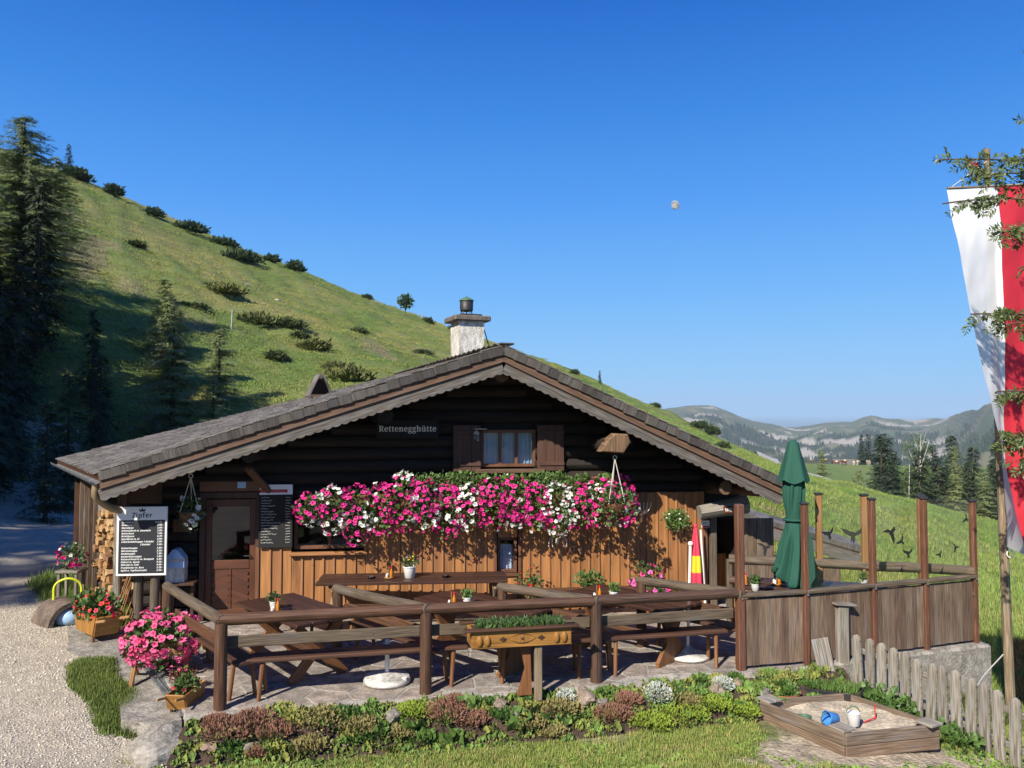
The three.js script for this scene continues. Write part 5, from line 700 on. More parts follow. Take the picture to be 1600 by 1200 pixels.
[[-16.2, 38.2, 6.2], [-15.4, 42, 4.2], [-14, 37.5, 3.6], [-18.5, 43, 5], [-20.5, 47, 4.6]].forEach(([x, d, h]) => tree('young_larch', 'young light-green larch on the shaded lower slope', x, d, h, pick(crownLarch), pick(M.larch), 'young larches on the slope', { w: 1.5 }));
// the rest of that wood, along the lane towards the sun: it shades the lane and the foot of the slope
[[-24, -14], [-26, -17], [-22, -9], [-28, -20], [-25, -11], [-23.5, -19], [-23.5, 17, 19], [-21.5, 20, 19], [-25, 23, 21], [-22.5, 26, 20], [-27, 27, 22], [-19.8, 23, 17], [-28, 12, 19], [-31, 16, 21], [-29, 6, 20], [-33, 9, 22], [-28.5, 0, 20], [-32, -2, 22], [-28, -6, 19], [-31, -9, 21], [-29, -13, 20], [-34, -5, 23], [-27.5, 19, 18], [-32, 22, 21], [-30, -18, 20], [-35, 14, 22], [-36, 4, 22], [-34, 29, 18], [-37, 20, 21], [-27, -24, 18], [-33, -22, 21], [-30.5, 26, 17]].forEach(([x, d]) => tree('spruce_tree', 'tall spruce of the wood beside the gravel lane', x, d, (d > 16 ? (x < -29 ? rr(13, 17) : rr(17, 22)) : Math.min(29, (-x - 7.6) / 0.671 * rr(0.86, 1.0))) - gh(x, d) + 0.1, pick(crownSpruce), pick(M.needle), 'spruces of the wood beside the lane', { w: 1.15 }));
// trees in the hollow of the meadow
[[70, 152, 15.5], [74, 158, 14], [88, 153, 13.5], [96, 158, 15], [100, 150, 17], [80, 148, 10.5], [104, 160, 13], [76, 166, 12.5], [66.5, 141, 12], [72.5, 143, 13.5], [86.5, 144, 12.5], [92, 141, 13], [98, 143, 15], [102, 147, 16], [106, 151, 14], [69, 145, 13], [78, 147, 12], [83, 146, 11.5], [90, 148, 12.5], [92, 168, 14], [86, 164, 12]].forEach(([x, d, h]) => tree('spruce_tree', 'dark green spruce in the meadow hollow beyond the deck', x, d, h, pick(crownSpruce), M.needle[1], 'spruces in the meadow hollow', { w: 1.35 }));
[[63, 146, 9], [84, 152, 13.5], [81, 158, 12.5], [56, 132, 6], [94, 146, 10], [79, 143, 11], [83, 141, 10], [61, 158, 9]].forEach(([x, d, h]) => tree('larch_tree', 'soft green larch in the meadow hollow beyond the deck', x, d, h, pick(crownLarch), pick(M.larch), 'larches in the meadow hollow', { w: 1.3 }));
[[109, 250, 10.5], [112, 252, 11]].forEach(([x, d, h]) => tree('spruce_tree', 'spruce standing beside the far barn on the skyline meadow', x, d, h, pick(crownSpruce), M.needle[2], 'pair of spruces by the far barn'));
{ // birch with bare white limbs
  const t = thing('birch_tree', 'birch with white bare limbs among the hollow spruces', 'tree', [77.5, gh(77.5, 153), -153]); const limb = (a, b, r0, r1) => logGeo(V(...a), V(...b), r0, r1, 7, 0.03, 4);
  part(t, 'trunk', merged([limb([0, -1, 0], [0.3, 9, 0], 0.22, 0.16), limb([0.3, 9, 0], [0.5, 15.5, 0.2], 0.16, 0.04), limb([0.2, 7, 0], [-2.0, 12.5, 0.3], 0.13, 0.04), limb([0.3, 8.5, 0], [2.2, 14, 0], 0.12, 0.03), limb([-0.9, 9.8, 0], [-2.9, 11.2, 0.4], 0.07, 0.03), limb([0.4, 11, 0], [-0.8, 14.6, 0], 0.08, 0.03), limb([0.45, 12, 0], [1.6, 15.6, 0], 0.07, 0.02), limb([-2.6, -1, 1], [-2.2, 9.6, 1], 0.17, 0.06)]), M.birchBark);
  part(t, 'crown', leafCloud(2400, onBall([3.2, 3.4, 2.6], 0.3, 1), 0.42, { wide: 0.34 }).translate(0, 6.2, -1.2), M.birchLeaf); part(t, 'crown', leafCloud(700, onBall([2.8, 2.6, 2], 0.4, 1), 0.36, { wide: 0.34 }).translate(0.4, 12.6, -1.4), M.birchLeaf);
}
function bushGeo(n, R, s) { const f = onBall(R, 0.35, 1, d => d.y > -0.25); return leafCloud(n, () => { const q = f(), k = 0.75 + 0.35 * nz(q.d.x * 2.2, q.d.y * 2.2, q.d.z * 2.2); q.p.multiplyScalar(k * 1.15); q.p.y += R[1] * 0.35; q.d.y += 0.7; return q; }, s, { wide: 0.2, mess: 0.7 }); }
const scrub = std(C(0.075, 0.10, 0.032), 0.8), bushes = [bushGeo(900, [1.3, 0.8, 1.1], 0.42), bushGeo(900, [1.1, 1.0, 1.1], 0.42), bushGeo(1100, [1.9, 0.75, 1.3], 0.42)], olive = std(C(0.15, 0.165, 0.05), 0.8);
[[-53, 96, 1.3, 2], [-48.6, 96.5, 1.1, 1], [-43, 95, 1.0, 0], [-39.4, 97, 1.25, 2], [-35.8, 98, 1.1, 2], [-31.7, 92.6, 1.35, 2], [-30.4, 100, 0.95, 0], [-27.6, 101, 1.1, 1], [-20.6, 113, 0.7, 0], [-11.9, 112, 0.85, 0], [-8.3, 114, 0.9, 1], [9.6, 123, 0.7, 0], [22.9, 128, 0.8, 0], [28.8, 124, 1.25, 2], [30.8, 123, 1.1, 1], [20.2, 77, 0.6, 0]].forEach(([x, d, s, k]) => solo('mountain_pine', bushes[k], M.pineBush, 'dark dwarf pine bush on the skyline of the grassy hill', 'bush', [x, gh(x, d) - 0.15, -d], [0, rr(0, 6), 0], 'dwarf pines along the ridge').scale.setScalar(s));
[[-34.3, 72, 1.0], [-24.2, 66.8, 1.5], [-25.6, 67.5, 1.2], [-23.4, 58.2, 0.9], [-19.5, 60.6, 1.2], [-17.9, 61.8, 1.0], [-14.6, 58.6, 1.3], [-16, 60, 1.0], [-13.8, 71.7, 0.9], [-10.8, 52.7, 1.25], [-11.8, 54, 1.1], [-15.7, 53, 0.9], [-8.5, 74, 0.8]].forEach(([x, d, s]) => solo('hillside_bush', pick(bushes.slice(1)), s > 1.05 ? olive : scrub, s > 1.05 ? 'large olive-green scrub bush on the open grassy hillside' : 'low dark green scrub bush on the open grassy hillside', 'bush', [x, gh(x, d) - 0.25, -d], [0, rr(0, 6), 0], s > 1.05 ? 'olive scrub on the hillside' : 'dark scrub on the hillside').scale.set(s * rr(0.65, 1.15), s * rr(0.4, 0.8), s * rr(0.65, 1.1)));
{ const t = thing('young_rowan', 'small round-crowned tree alone on the skyline of the hill', 'tree', [-15.2, gh(-15.2, 113) - 0.1, -113]); part(t, 'trunk', logGeo(V(0, -0.3, 0), V(0.1, 1.4, 0), 0.09, 0.05, 7, 0.03, 2), M.trunk); part(t, 'crown', leafCloud(420, onBall([1.0, 1.0, 1.0], 0.2, 1), 0.4, { wide: 0.35 }).translate(0.1, 1.9, 0), M.leaf[2]); }
tree('small_conifer', 'tiny lone conifer on the falling ridge line beyond the roof', 13.3, 121, 2.4, crownSpruce[0], M.needle[1]); tree('small_conifer', 'short conifer beside the largest dwarf pine of the ridge', -54.5, 97, 4.2, crownSpruce[1], M.needle[0]);
{ const hr = new THREE.IcosahedronGeometry(0.5, 1), p = hr.attributes.position; for (let i = 0; i < p.count; i++) { const k = 1 + 0.5 * nz(p.getX(i) * 2, p.getY(i) * 2, p.getZ(i) * 2); p.setXYZ(i, p.getX(i) * k, p.getY(i) * k * 0.5, p.getZ(i) * k); } hr.computeVertexNormals(); for (let k = 0; k < 12; k++) { const d = rr(45, 112), x = rr(-0.42, 0.1) * d, s = rr(0.25, 0.6); solo('hillside_rock', hr, std(C(0.42, 0.39, 0.34), 0.95), 'pale limestone rock lying in the hillside grass', 'rock', [x, gh(x, d) + 0.05, -d], [0, rr(0, 6), 0], 'pale rocks on the hillside').scale.setScalar(s); } }
solo('marker_pole', logGeo(V(0, -0.3, 0), V(0.06, 1.5, 0), 0.05, 0.05, 8, 0, 1), M.birchBark, 'white marker pole standing alone on the grassy hillside', 'pole', [-19.6, gh(-19.6, 55.6), -55.6]);

// ---------------------------------------------------------------- grass
function tuft(n, h, w, spread) { const pos = []; for (let i = 0; i < n; i++) { const a = rr(0, 6.3), x = rr(-spread, spread), z = rr(-spread, spread), l = h * rr(0.6, 1.2), le = rr(0.15, 0.6), dx = Math.cos(a), dz = Math.sin(a); pos.push(x - dz * w, 0, z + dx * w, x + dz * w, 0, z - dx * w, x + dx * l * le, l, z + dz * l * le); } return rawGeo(pos); }
function grass(name, label, n, geo, mat, where, s0, s1, tint) {
  const im = new THREE.InstancedMesh(geo, mat, n), m = new THREE.Matrix4(), q = new THREE.Quaternion(), up = V(0, 1, 0); let i = 0, tries = 0;
  while (i < n && tries++ < n * 6) { const p = where(); if (!p) continue; const s = rr(s0, s1), y = p[2] ?? gh(p[0], p[1]); q.setFromAxisAngle(up, rr(0, 6.3)); m.compose(V(p[0], y - 0.01, -p[1]), q, V(s, s * rr(0.7, 1.3), s)); im.setMatrixAt(i, m); im.setColorAt(i, tint(p[0], p[1])); i++; }
  im.count = i; im.name = name; tag(im, label, 'grass', null, 'stuff'); scene.add(im);
}
const gt = (x, d) => { const c = groundColour(x, d), k = rr(0.75, 1.35), y = rr(0.85, 1.2); return C(c[0] * k * y, c[1] * k, c[2] * k); };
const bladeMat = std(C(1, 1, 1), 0.8);
const inTerrace = (x, d) => { const e = x < -3.5 ? 8.72 - (x + 3.5) * 1.6 : x < 2.95 ? lerp(8.72, 10.12, (x + 3.5) / 6.45) : lerp(10.12, 11.4, (x - 2.95) / 3.67); return d > e - 0.02 && x > -7 && x < 6.8 && d < 21; };
grass('hillside_grass', 'long uneven grass covering the hillside', 130000, tuft(8, 0.13, 0.03, 0.32), bladeMat, () => { const d = 22 + 120 * Math.pow(rnd(), 1.25), x = rr(-0.66, 0.36) * d; return x < -12 && d < 32 ? null : [x, d]; }, 0.5, 1.25, gt);
grass('meadow_grass', 'short meadow grass falling away beyond the deck', 60000, tuft(6, 0.2, 0.014, 0.2), bladeMat, () => { const d = 10.5 + 85 * Math.pow(rnd(), 1.7), x = rr(0.28, 0.75) * d; return inTerrace(x, d) || (x < 6 && d < 20) ? null : [x, d]; }, 0.5, 1.1, gt);
grass('lawn_grass', 'patchy short lawn in front of the rock garden', 46000, tuft(6, 0.05, 0.005, 0.05), bladeMat, () => { const x = rr(-4.0, 7.0), d = rr(6.6, 11.4); if (inTerrace(x, d + 0.62) || (x < -3.1 && d < 8) || (x > 2.8 && x < 4.7 && d > 8.45 && d < 9.95)) return null; return fbm(x * 1.1, d * 1.1, 3, 21.5) + (x > 2.6 && d < 9 ? 0.22 : -0.04) + rr(-0.12, 0.12) < 0.13 ? [x, d] : null; }, 0.6, 1.3, (x, d) => { const k = rr(0.7, 1.5), dry = rnd() < 0.22; return dry ? C(0.36 * k, 0.30 * k, 0.12 * k) : C(0.185 * k, 0.25 * k, 0.045 * k); });
grass('lawn_clover', 'small clover and plantain leaves mixed into the lawn', 1800, leafCloud(9, () => ({ p: V(rr(-0.06, 0.06), 0.008, rr(-0.06, 0.06)), d: V(rr(-1, 1), 0.5, rr(-1, 1)) }), 0.04, { wide: 0.4, mess: 0.4 }), bladeMat, () => { const x = rr(-4.0, 6.5), d = rr(6.6, 11.2); if (inTerrace(x, d + 0.25) || (x < -3.1 && d < 8) || (x > 2.8 && x < 4.7 && d > 8.45 && d < 9.95)) return null; return fbm(x * 0.9, d * 0.9, 3, 31.5) + rr(-0.2, 0.2) > 0 ? [x, d] : null; }, 0.6, 1.4, () => { const k = rr(0.7, 1.4); return C(0.15 * k, 0.24 * k, 0.045 * k); });
grass('lane_edge_grass', 'grass tongue between the gravel lane and the concrete strip', 11000, tuft(5, 0.06, 0.005, 0.04), bladeMat, () => { const t = rnd(), a = [[-5.55, 10.75], [-5.1, 9.95], [-4.6, 9.45], [-4.15, 8.8]], k = Math.min(2, Math.floor(t * 3)), f = t * 3 - k, x = lerp(a[k][0], a[k + 1][0], f) + rr(-0.24, 0.2), d = lerp(a[k][1], a[k + 1][1], f) + rr(-0.18, 0.18); return [x, d, gh(x, d) + 0.045]; }, 0.6, 1.5, () => { const k = rr(0.7, 1.4); return C(0.12 * k, 0.165 * k, 0.03 * k); });
grass('shed_grass', 'tall grass growing in front of the firewood stack', 5000, tuft(6, 0.16, 0.008, 0.08), bladeMat, () => { const t = rnd(), x = lerp(-6.6, -9.2, t) + rr(-0.5, 0.4), d = lerp(13.2, 16.5, t) + rr(-0.5, 0.5); return [x, d]; }, 0.6, 1.4, () => { const k = rr(0.7, 1.4); return C(0.11 * k, 0.17 * k, 0.03 * k); });

// ---------------------------------------------------------------- rock garden below the terrace edge
const edgeD = x => x < 2.95 ? lerp(8.72, 10.12, (x + 3.5) / 6.45) : lerp(10.12, 11.38, (x - 2.95) / 3.67);
const bedY = (x, s) => lerp(-0.075, gh(x, edgeD(x) - 0.68) + 0.015, sstep(0, 1, s)) + 0.06 * Math.sin(Math.PI * s) + 0.05 * fbm(x * 2.3, s * 3, 3);
{
  const pos = [], uv = [], idx = [], nu = 120, nv = 16; for (let i = 0; i <= nu; i++) for (let j = 0; j <= nv; j++) { const x = lerp(-3.45, 4.3, i / nu), s = j / nv, d = edgeD(x) + 0.03 - s * 0.7; pos.push(x, bedY(x, s) - (s > 0.97 ? 0.05 : 0), -d); uv.push(x, d); } for (let i = 0; i < nu; i++) for (let j = 0; j < nv; j++) { const p = i * (nv + 1) + j; idx.push(p, p + nv + 1, p + 1, p + 1, p + nv + 1, p + nv + 2); }
  const g = new THREE.BufferGeometry(); g.setAttribute('position', new THREE.Float32BufferAttribute(pos, 3)); g.setAttribute('uv', new THREE.Float32BufferAttribute(uv, 2)); g.setIndex(idx); g.computeVertexNormals(); struct('garden_bed', g, M.soil);
  const spot = (x, s) => V(x, bedY(x, s), -(edgeD(x) + 0.03 - s * 0.7));
  const cushion = (name, label, x, s, R, n, size, mat, group, wide = 0.3) => solo(name, leafCloud(n, (() => { const f = onBall(R, 0.6, 1, d => d.y > -0.1); return () => { const q = f(); q.d.y += 0.5; return q; }; })(), size, { wide, mess: 0.7 }), mat, label, 'rock plant', spot(x, s).toArray(), [0, rr(0, 6), 0], group);
  const redS = std(C(0.26, 0.13, 0.085), 0.8), tan = std(C(0.24, 0.205, 0.075), 0.8), lime = std(C(0.22, 0.30, 0.03), 0.75), mid = std(C(0.15, 0.25, 0.05), 0.75), silver = std(C(0.46, 0.50, 0.44), 0.8), gy = std(C(0.27, 0.28, 0.07), 0.8);
  [[-2.95, 0.45, 0.3], [-2.5, 0.5, 0.25], [-0.75, 0.42, 0.3], [-0.45, 0.55, 0.22], [1.15, 0.62, 0.26], [-3.15, 0.25, 0.16], [-2.75, 0.3, 0.24], [-0.65, 0.2, 0.2], [1.35, 0.45, 0.18], [-2.6, 0.8, 0.13]].forEach(([x, s, r]) => cushion('red_stonecrop', 'cushion of rusty red stonecrop in the rock garden', x, s, [r, r * 0.36, r * 0.9], 900, 0.045, redS, 'red stonecrop cushions', 0.18));
  [[-2.1, 0.35, 0.32], [-1.65, 0.5, 0.26], [0.55, 0.45, 0.28], [0.2, 0.65, 0.22], [1.75, 0.3, 0.24], [2.0, 0.5, 0.24], [-2.1, 0.75, 0.22], [0.45, 0.82, 0.18], [-1.2, 0.65, 0.18]].forEach(([x, s, r]) => cushion('tan_houseleek', 'cushion of tan and green houseleeks in the rock garden', x, s, [r, r * 0.3, r * 0.9], 600, 0.045, tan, 'tan houseleek cushions'));
  [[-1.1, 0.32, 0.24], [1.95, 0.75, 0.34], [2.35, 0.6, 0.28], [1.55, 0.85, 0.28], [2.7, 0.75, 0.24]].forEach(([x, s, r]) => cushion('lime_sedum', 'cushion of lime green sedum in the rock garden', x, s, [r, r * 0.3, r * 0.85], 900, 0.035, lime, 'lime sedum cushions'));
  [[1.72, 0.42, 0.2], [2.55, 0.32, 0.14], [0.62, 0.3, 0.13]].forEach(([x, s, r]) => cushion('silver_cushion', 'silvery grey cushion plant in the rock garden', x, s, [r, r * 0.75, r * 0.9], 900, 0.035, silver, 'silver cushion plants'));
  for (let k = 0; k < 64; k++) { const x = rr(-3.3, 4.1), s = rr(0.04, 0.8), r = rr(0.07, 0.17); const hm = k % 4; cushion('leafy_herb', ['low mid-green leafy herb growing between the rock garden stones', 'low yellowish green herb growing between the rock garden stones', 'low bright green herb growing between the rock garden stones', 'low deep green herb growing between the rock garden stones'][hm], x, s, [r, r * 0.34, r * 0.8], 180, rr(0.03, 0.075), [mid, gy, M.leaf[1], M.leaf[0]][hm], ['mid-green', 'yellowish', 'bright green', 'deep green'][hm] + ' herbs of the rock garden', 0.34); }
  for (let k = 0; k < 9; k++) { const x = rr(-1.5, 3.2), s = rr(0.3, 0.9); const g2 = leafCloud(9, () => ({ p: V(rr(-0.05, 0.05), 0.02, rr(-0.05, 0.05)), d: V(rr(-1, 1), 0.7, rr(-1, 1)) }), 0.16, { wide: 0.42, mess: 0.2 }); solo('broad_leaf_plant', g2, M.leaf[1], 'clump of broad bright green leaves in the rock garden', 'rock plant', spot(x, s).toArray(), [0, 0, 0], 'broad-leaved clumps'); }
  const rocks = [0, 1, 2].map(() => { const g2 = new THREE.IcosahedronGeometry(1, 2), p = g2.attributes.position, o = rnd() * 40; for (let i = 0; i < p.count; i++) { const v = V(p.getX(i), p.getY(i), p.getZ(i)), k = 1 + 0.55 * nz(v.x * 1.3 + o, v.y * 1.3, v.z * 1.3); p.setXYZ(i, v.x * k, v.y * k * 0.62, v.z * k * 0.75); } g2.computeVertexNormals(); return g2; });
  [[-3.1, 0.7, 0.13], [-2.7, 0.75, 0.1], [-1.3, 0.42, 0.16], [-0.15, 0.35, 0.15], [0.05, 0.6, 0.1], [0.85, 0.35, 0.2], [1.05, 0.5, 0.13], [-1.75, 0.8, 0.08], [2.45, 0.42, 0.15], [2.75, 0.3, 0.12], [3.05, 0.55, 0.14], [0.4, 0.8, 0.09], [-0.9, 0.85, 0.08]].forEach(([x, s, r]) => { const q = spot(x, s); const m = solo('garden_rock', pick(rocks), pick(M.rock), 'pinkish rough stone set in the rock garden', 'rock', [q.x, q.y + r * 0.2, q.z], [rr(-0.3, 0.3), rr(0, 6), rr(-0.3, 0.3)], 'stones of the rock garden'); m.scale.setScalar(r * 0.72); });
  grass('bed_weeds', 'small weeds and creeping green filling the rock garden', 1300, leafCloud(10, () => ({ p: V(rr(-0.05, 0.05), 0.01, rr(-0.05, 0.05)), d: V(rr(-1, 1), 0.8, rr(-1, 1)) }), 0.045, { wide: 0.36, mess: 0.5 }), bladeMat, () => { const x = rr(-3.4, 4.2), s = rnd(); return fbm(x * 2, s * 4, 2, 3.1) + rr(-0.25, 0.3) > 0 ? [x, edgeD(x) + 0.03 - s * 0.7, bedY(x, s)] : null; }, 0.6, 1.6, () => { const k = rr(0.6, 1.4), r = rr(0.8, 1.5); return C(0.13 * k * r, 0.20 * k, 0.04 * k); });
}
// ---------------------------------------------------------------- sandbox, trays, picket fence
{
  const A = [2.92, 9.55], B = [3.5, 8.56], D = [4.62, 8.82], E = [4.04, 9.8], gy = -0.4, t = thing('sandbox', 'weathered wooden sandbox of stacked boards filled with pale sand', 'sandbox', [A[0], gy, -A[1]]), L = (p, y) => V(p[0] - A[0], y, -(p[1] - A[1]));
  for (const [p, q] of [[A, B], [B, D], [D, E], [E, A]]) for (let k = 0; k < 2; k++) part(t, 'board', boardGeo(L(p, 0.06 + k * 0.135), L(q, 0.06 + k * 0.135), 0.04, 0.13, 0.008), M.panel[2 + k]);
  const sg = new THREE.PlaneGeometry(1, 1, 24, 24), p = sg.attributes.position; for (let i = 0; i < p.count; i++) { const u = p.getX(i) + 0.5, v = p.getY(i) + 0.5, x = lerp(lerp(A[0], B[0], u), lerp(E[0], D[0], u), v) - A[0], d = lerp(lerp(A[1], B[1], u), lerp(E[1], D[1], u), v) - A[1]; p.setXYZ(i, x, 0.14 + 0.07 * fbm(u * 3, v * 3, 3) + 0.06 * v, -d); } sg.computeVertexNormals(); part(t, 'sand', sg, M.sand);
  for (const q of [A, B, D]) part(t, 'corner_seat', cbox(0.2, 0.03, 0.2, 0.006), M.grey[2], [L(q, 0).x + (q === D ? -0.1 : q === B ? 0.02 : 0.1), 0.275, L(q, 0).z - (q === B ? 0.12 : 0.0)], [0, 0.5, 0]);
  const bucket = (label, mat, x, y, d, rot) => { const b = thing('toy_bucket', label, 'bucket', [x, y, -d]); b.rotation.set(...rot); part(b, 'cup', lathe([[0, 0], [0.055, 0], [0.075, 0.13], [0.08, 0.13], [0.08, 0.137], [0.07, 0.137], [0.05, 0.008], [0, 0.008]], 20), mat); part(b, 'handle', new THREE.TorusGeometry(0.074, 0.006, 6, 18, Math.PI), M.copper, [0, 0.13, 0]); };
  bucket('blue toy bucket tipped over in the sandbox', M.blue, 3.58, -0.14, 8.98, [0.2, 0.3, 1.35]); bucket('white toy bucket upright in the sandbox', M.white, 3.76, -0.2, 8.95, [0, 0, 0.05]); solo('toy_sieve', new THREE.TorusGeometry(0.07, 0.018, 8, 20).rotateX(1.4), M.copper, 'pale green toy sieve half buried in the sand', 'toy', [3.27, -0.17, -9.12]); solo('toy_rake', merged([cbox(0.2, 0.012, 0.012, 0.003), cbox(0.012, 0.16, 0.012, 0.003).translate(0.1, 0.06, 0)]), M.red, 'thin red toy rake lying on the sand', 'toy', [4.0, -0.2, -9.1], [0, 0.5, 0.1]);
  const tray = thing('planter_tray', 'black plastic planter box with grassy seedlings by the fence', 'planter', [3.85, -0.3, -10.05], -0.5); const w = 0.44, h = 0.16; part(tray, 'side', cbox(2 * w, h, 0.02, 0.004), M.black, [0, h / 2, 0.17]); part(tray, 'side', cbox(2 * w, h, 0.02, 0.004), M.black, [0, h / 2, -0.17]); for (const s of [-1, 1]) part(tray, 'end', cbox(0.02, h, 0.34, 0.004), M.black, [s * w, h / 2, 0]); part(tray, 'soil', cbox(2 * w - 0.03, 0.02, 0.32, 0.004), M.soil, [0, h - 0.03, 0]); part(tray, 'seedlings', leafCloud(420, () => ({ p: V(rr(-0.4, 0.4), h - 0.02, rr(-0.14, 0.14)), d: V(0, 1, 0) }), 0.1, { wide: 0.1, mess: 0.6 }), M.leaf[1]);
  const dish = thing('terracotta_dish', 'shallow terracotta dish with herbs beside the black planter box', 'planter', [3.3, -0.26, -9.95]); part(dish, 'bowl', lathe([[0, 0], [0.17, 0], [0.22, 0.09], [0.235, 0.09], [0.23, 0.1], [0.2, 0.1], [0.16, 0.03], [0, 0.03]], 26), M.terracotta); part(dish, 'foliage', leafCloud(160, onBall([0.18, 0.1, 0.18], 0.2, 1), 0.05).translate(0, 0.1, 0), M.leaf[0]);
  solo('loose_board', cbox(0.24, 0.72, 0.025, 0.006, 1), M.grey[2], 'pale loose board leaning against the deck fence', 'board', [4.02, -0.02, -10.4], [-0.22, 0.2, 0.14]);
  const post = thing('fence_post', 'thick grey fence post with a small board on top', 'post', [4.32, -0.4, -10.62], 0.2); part(post, 'shaft', cbox(0.17, 1.15, 0.13, 0.02, 1), M.grey[0], [0, 0.55, 0]); part(post, 'cap_board', cbox(0.3, 0.03, 0.2, 0.006, 0), M.grey[1], [0.02, 1.14, 0], [0, 0, -0.1]);
  const F0 = [4.5, 10.5], F1 = [5.62, 8.55], n = 15, f = thing('picket_fence', 'old grey picket fence with rounded tops running down the slope', 'fence', [F0[0], 0, -F0[1]]), Q = (k, y) => { const x = lerp(F0[0], F1[0], k), d = lerp(F0[1], F1[1], k); return V(x - F0[0], gh(x, d) + y, -(d - F0[1])); }, yaw = Math.atan2(F1[1] - F0[1], F1[0] - F0[0]);
  const pk = [0, 1, 2].map(() => { const g2 = extr([[-0.056, 0], [0.056, 0], [0.056, 0.73], [0.036, 0.775], [0, 0.79], [-0.036, 0.775], [-0.056, 0.73]], 0.032, 0.004), u = g2.attributes.uv; for (let i = 0; i < u.count; i++) u.setXY(i, u.getX(i) + rnd() * 0.001, u.getY(i)); return g2; });
  for (let k = 0; k < n; k++) { const q = Q(k / (n - 1), -0.04 + rr(-0.03, 0.03)); part(f, 'picket', pk[k % 3], M.grey[k % 3], [q.x, q.y, q.z], [rr(-0.04, 0.04), yaw + rr(-0.08, 0.08), rr(-0.05, 0.05)]); }
  for (const y of [0.18, 0.56]) for (let k = 0; k < 3; k++) part(f, 'rail', boardGeo(Q(k / 3, y).add(V(0.045, 0, -0.03)), Q((k + 1) / 3, y).add(V(0.045, 0, -0.03)), 0.035, 0.07, 0.008), M.grey[1]);
  plant('nettle_clump', 'leafy green clump growing between the sandbox and the picket fence', 'plant', [4.45, -0.35, -9.85], 0, [0.42, 0.24, 0.4], 420, 0.09, 0, 0.03, null, null, M.leaf[0]); plant('nettle_clump', 'leafy green weeds along the lower picket fence', 'plant', [5.0, -0.5, -9.2], 0, [0.3, 0.2, 0.34], 260, 0.08, 0, 0.03, null, null, M.leaf[0]);
  solo('tie_string', new THREE.TubeGeometry(new THREE.CatmullRomCurve3([V(5.3, 0.12, -9.25), V(5.7, 0.07, -9.8), V(6.33, 0.13, -10.45)]), 20, 0.008, 6), M.rope, 'pale string tying the flag pole to the picket fence', 'string');
}
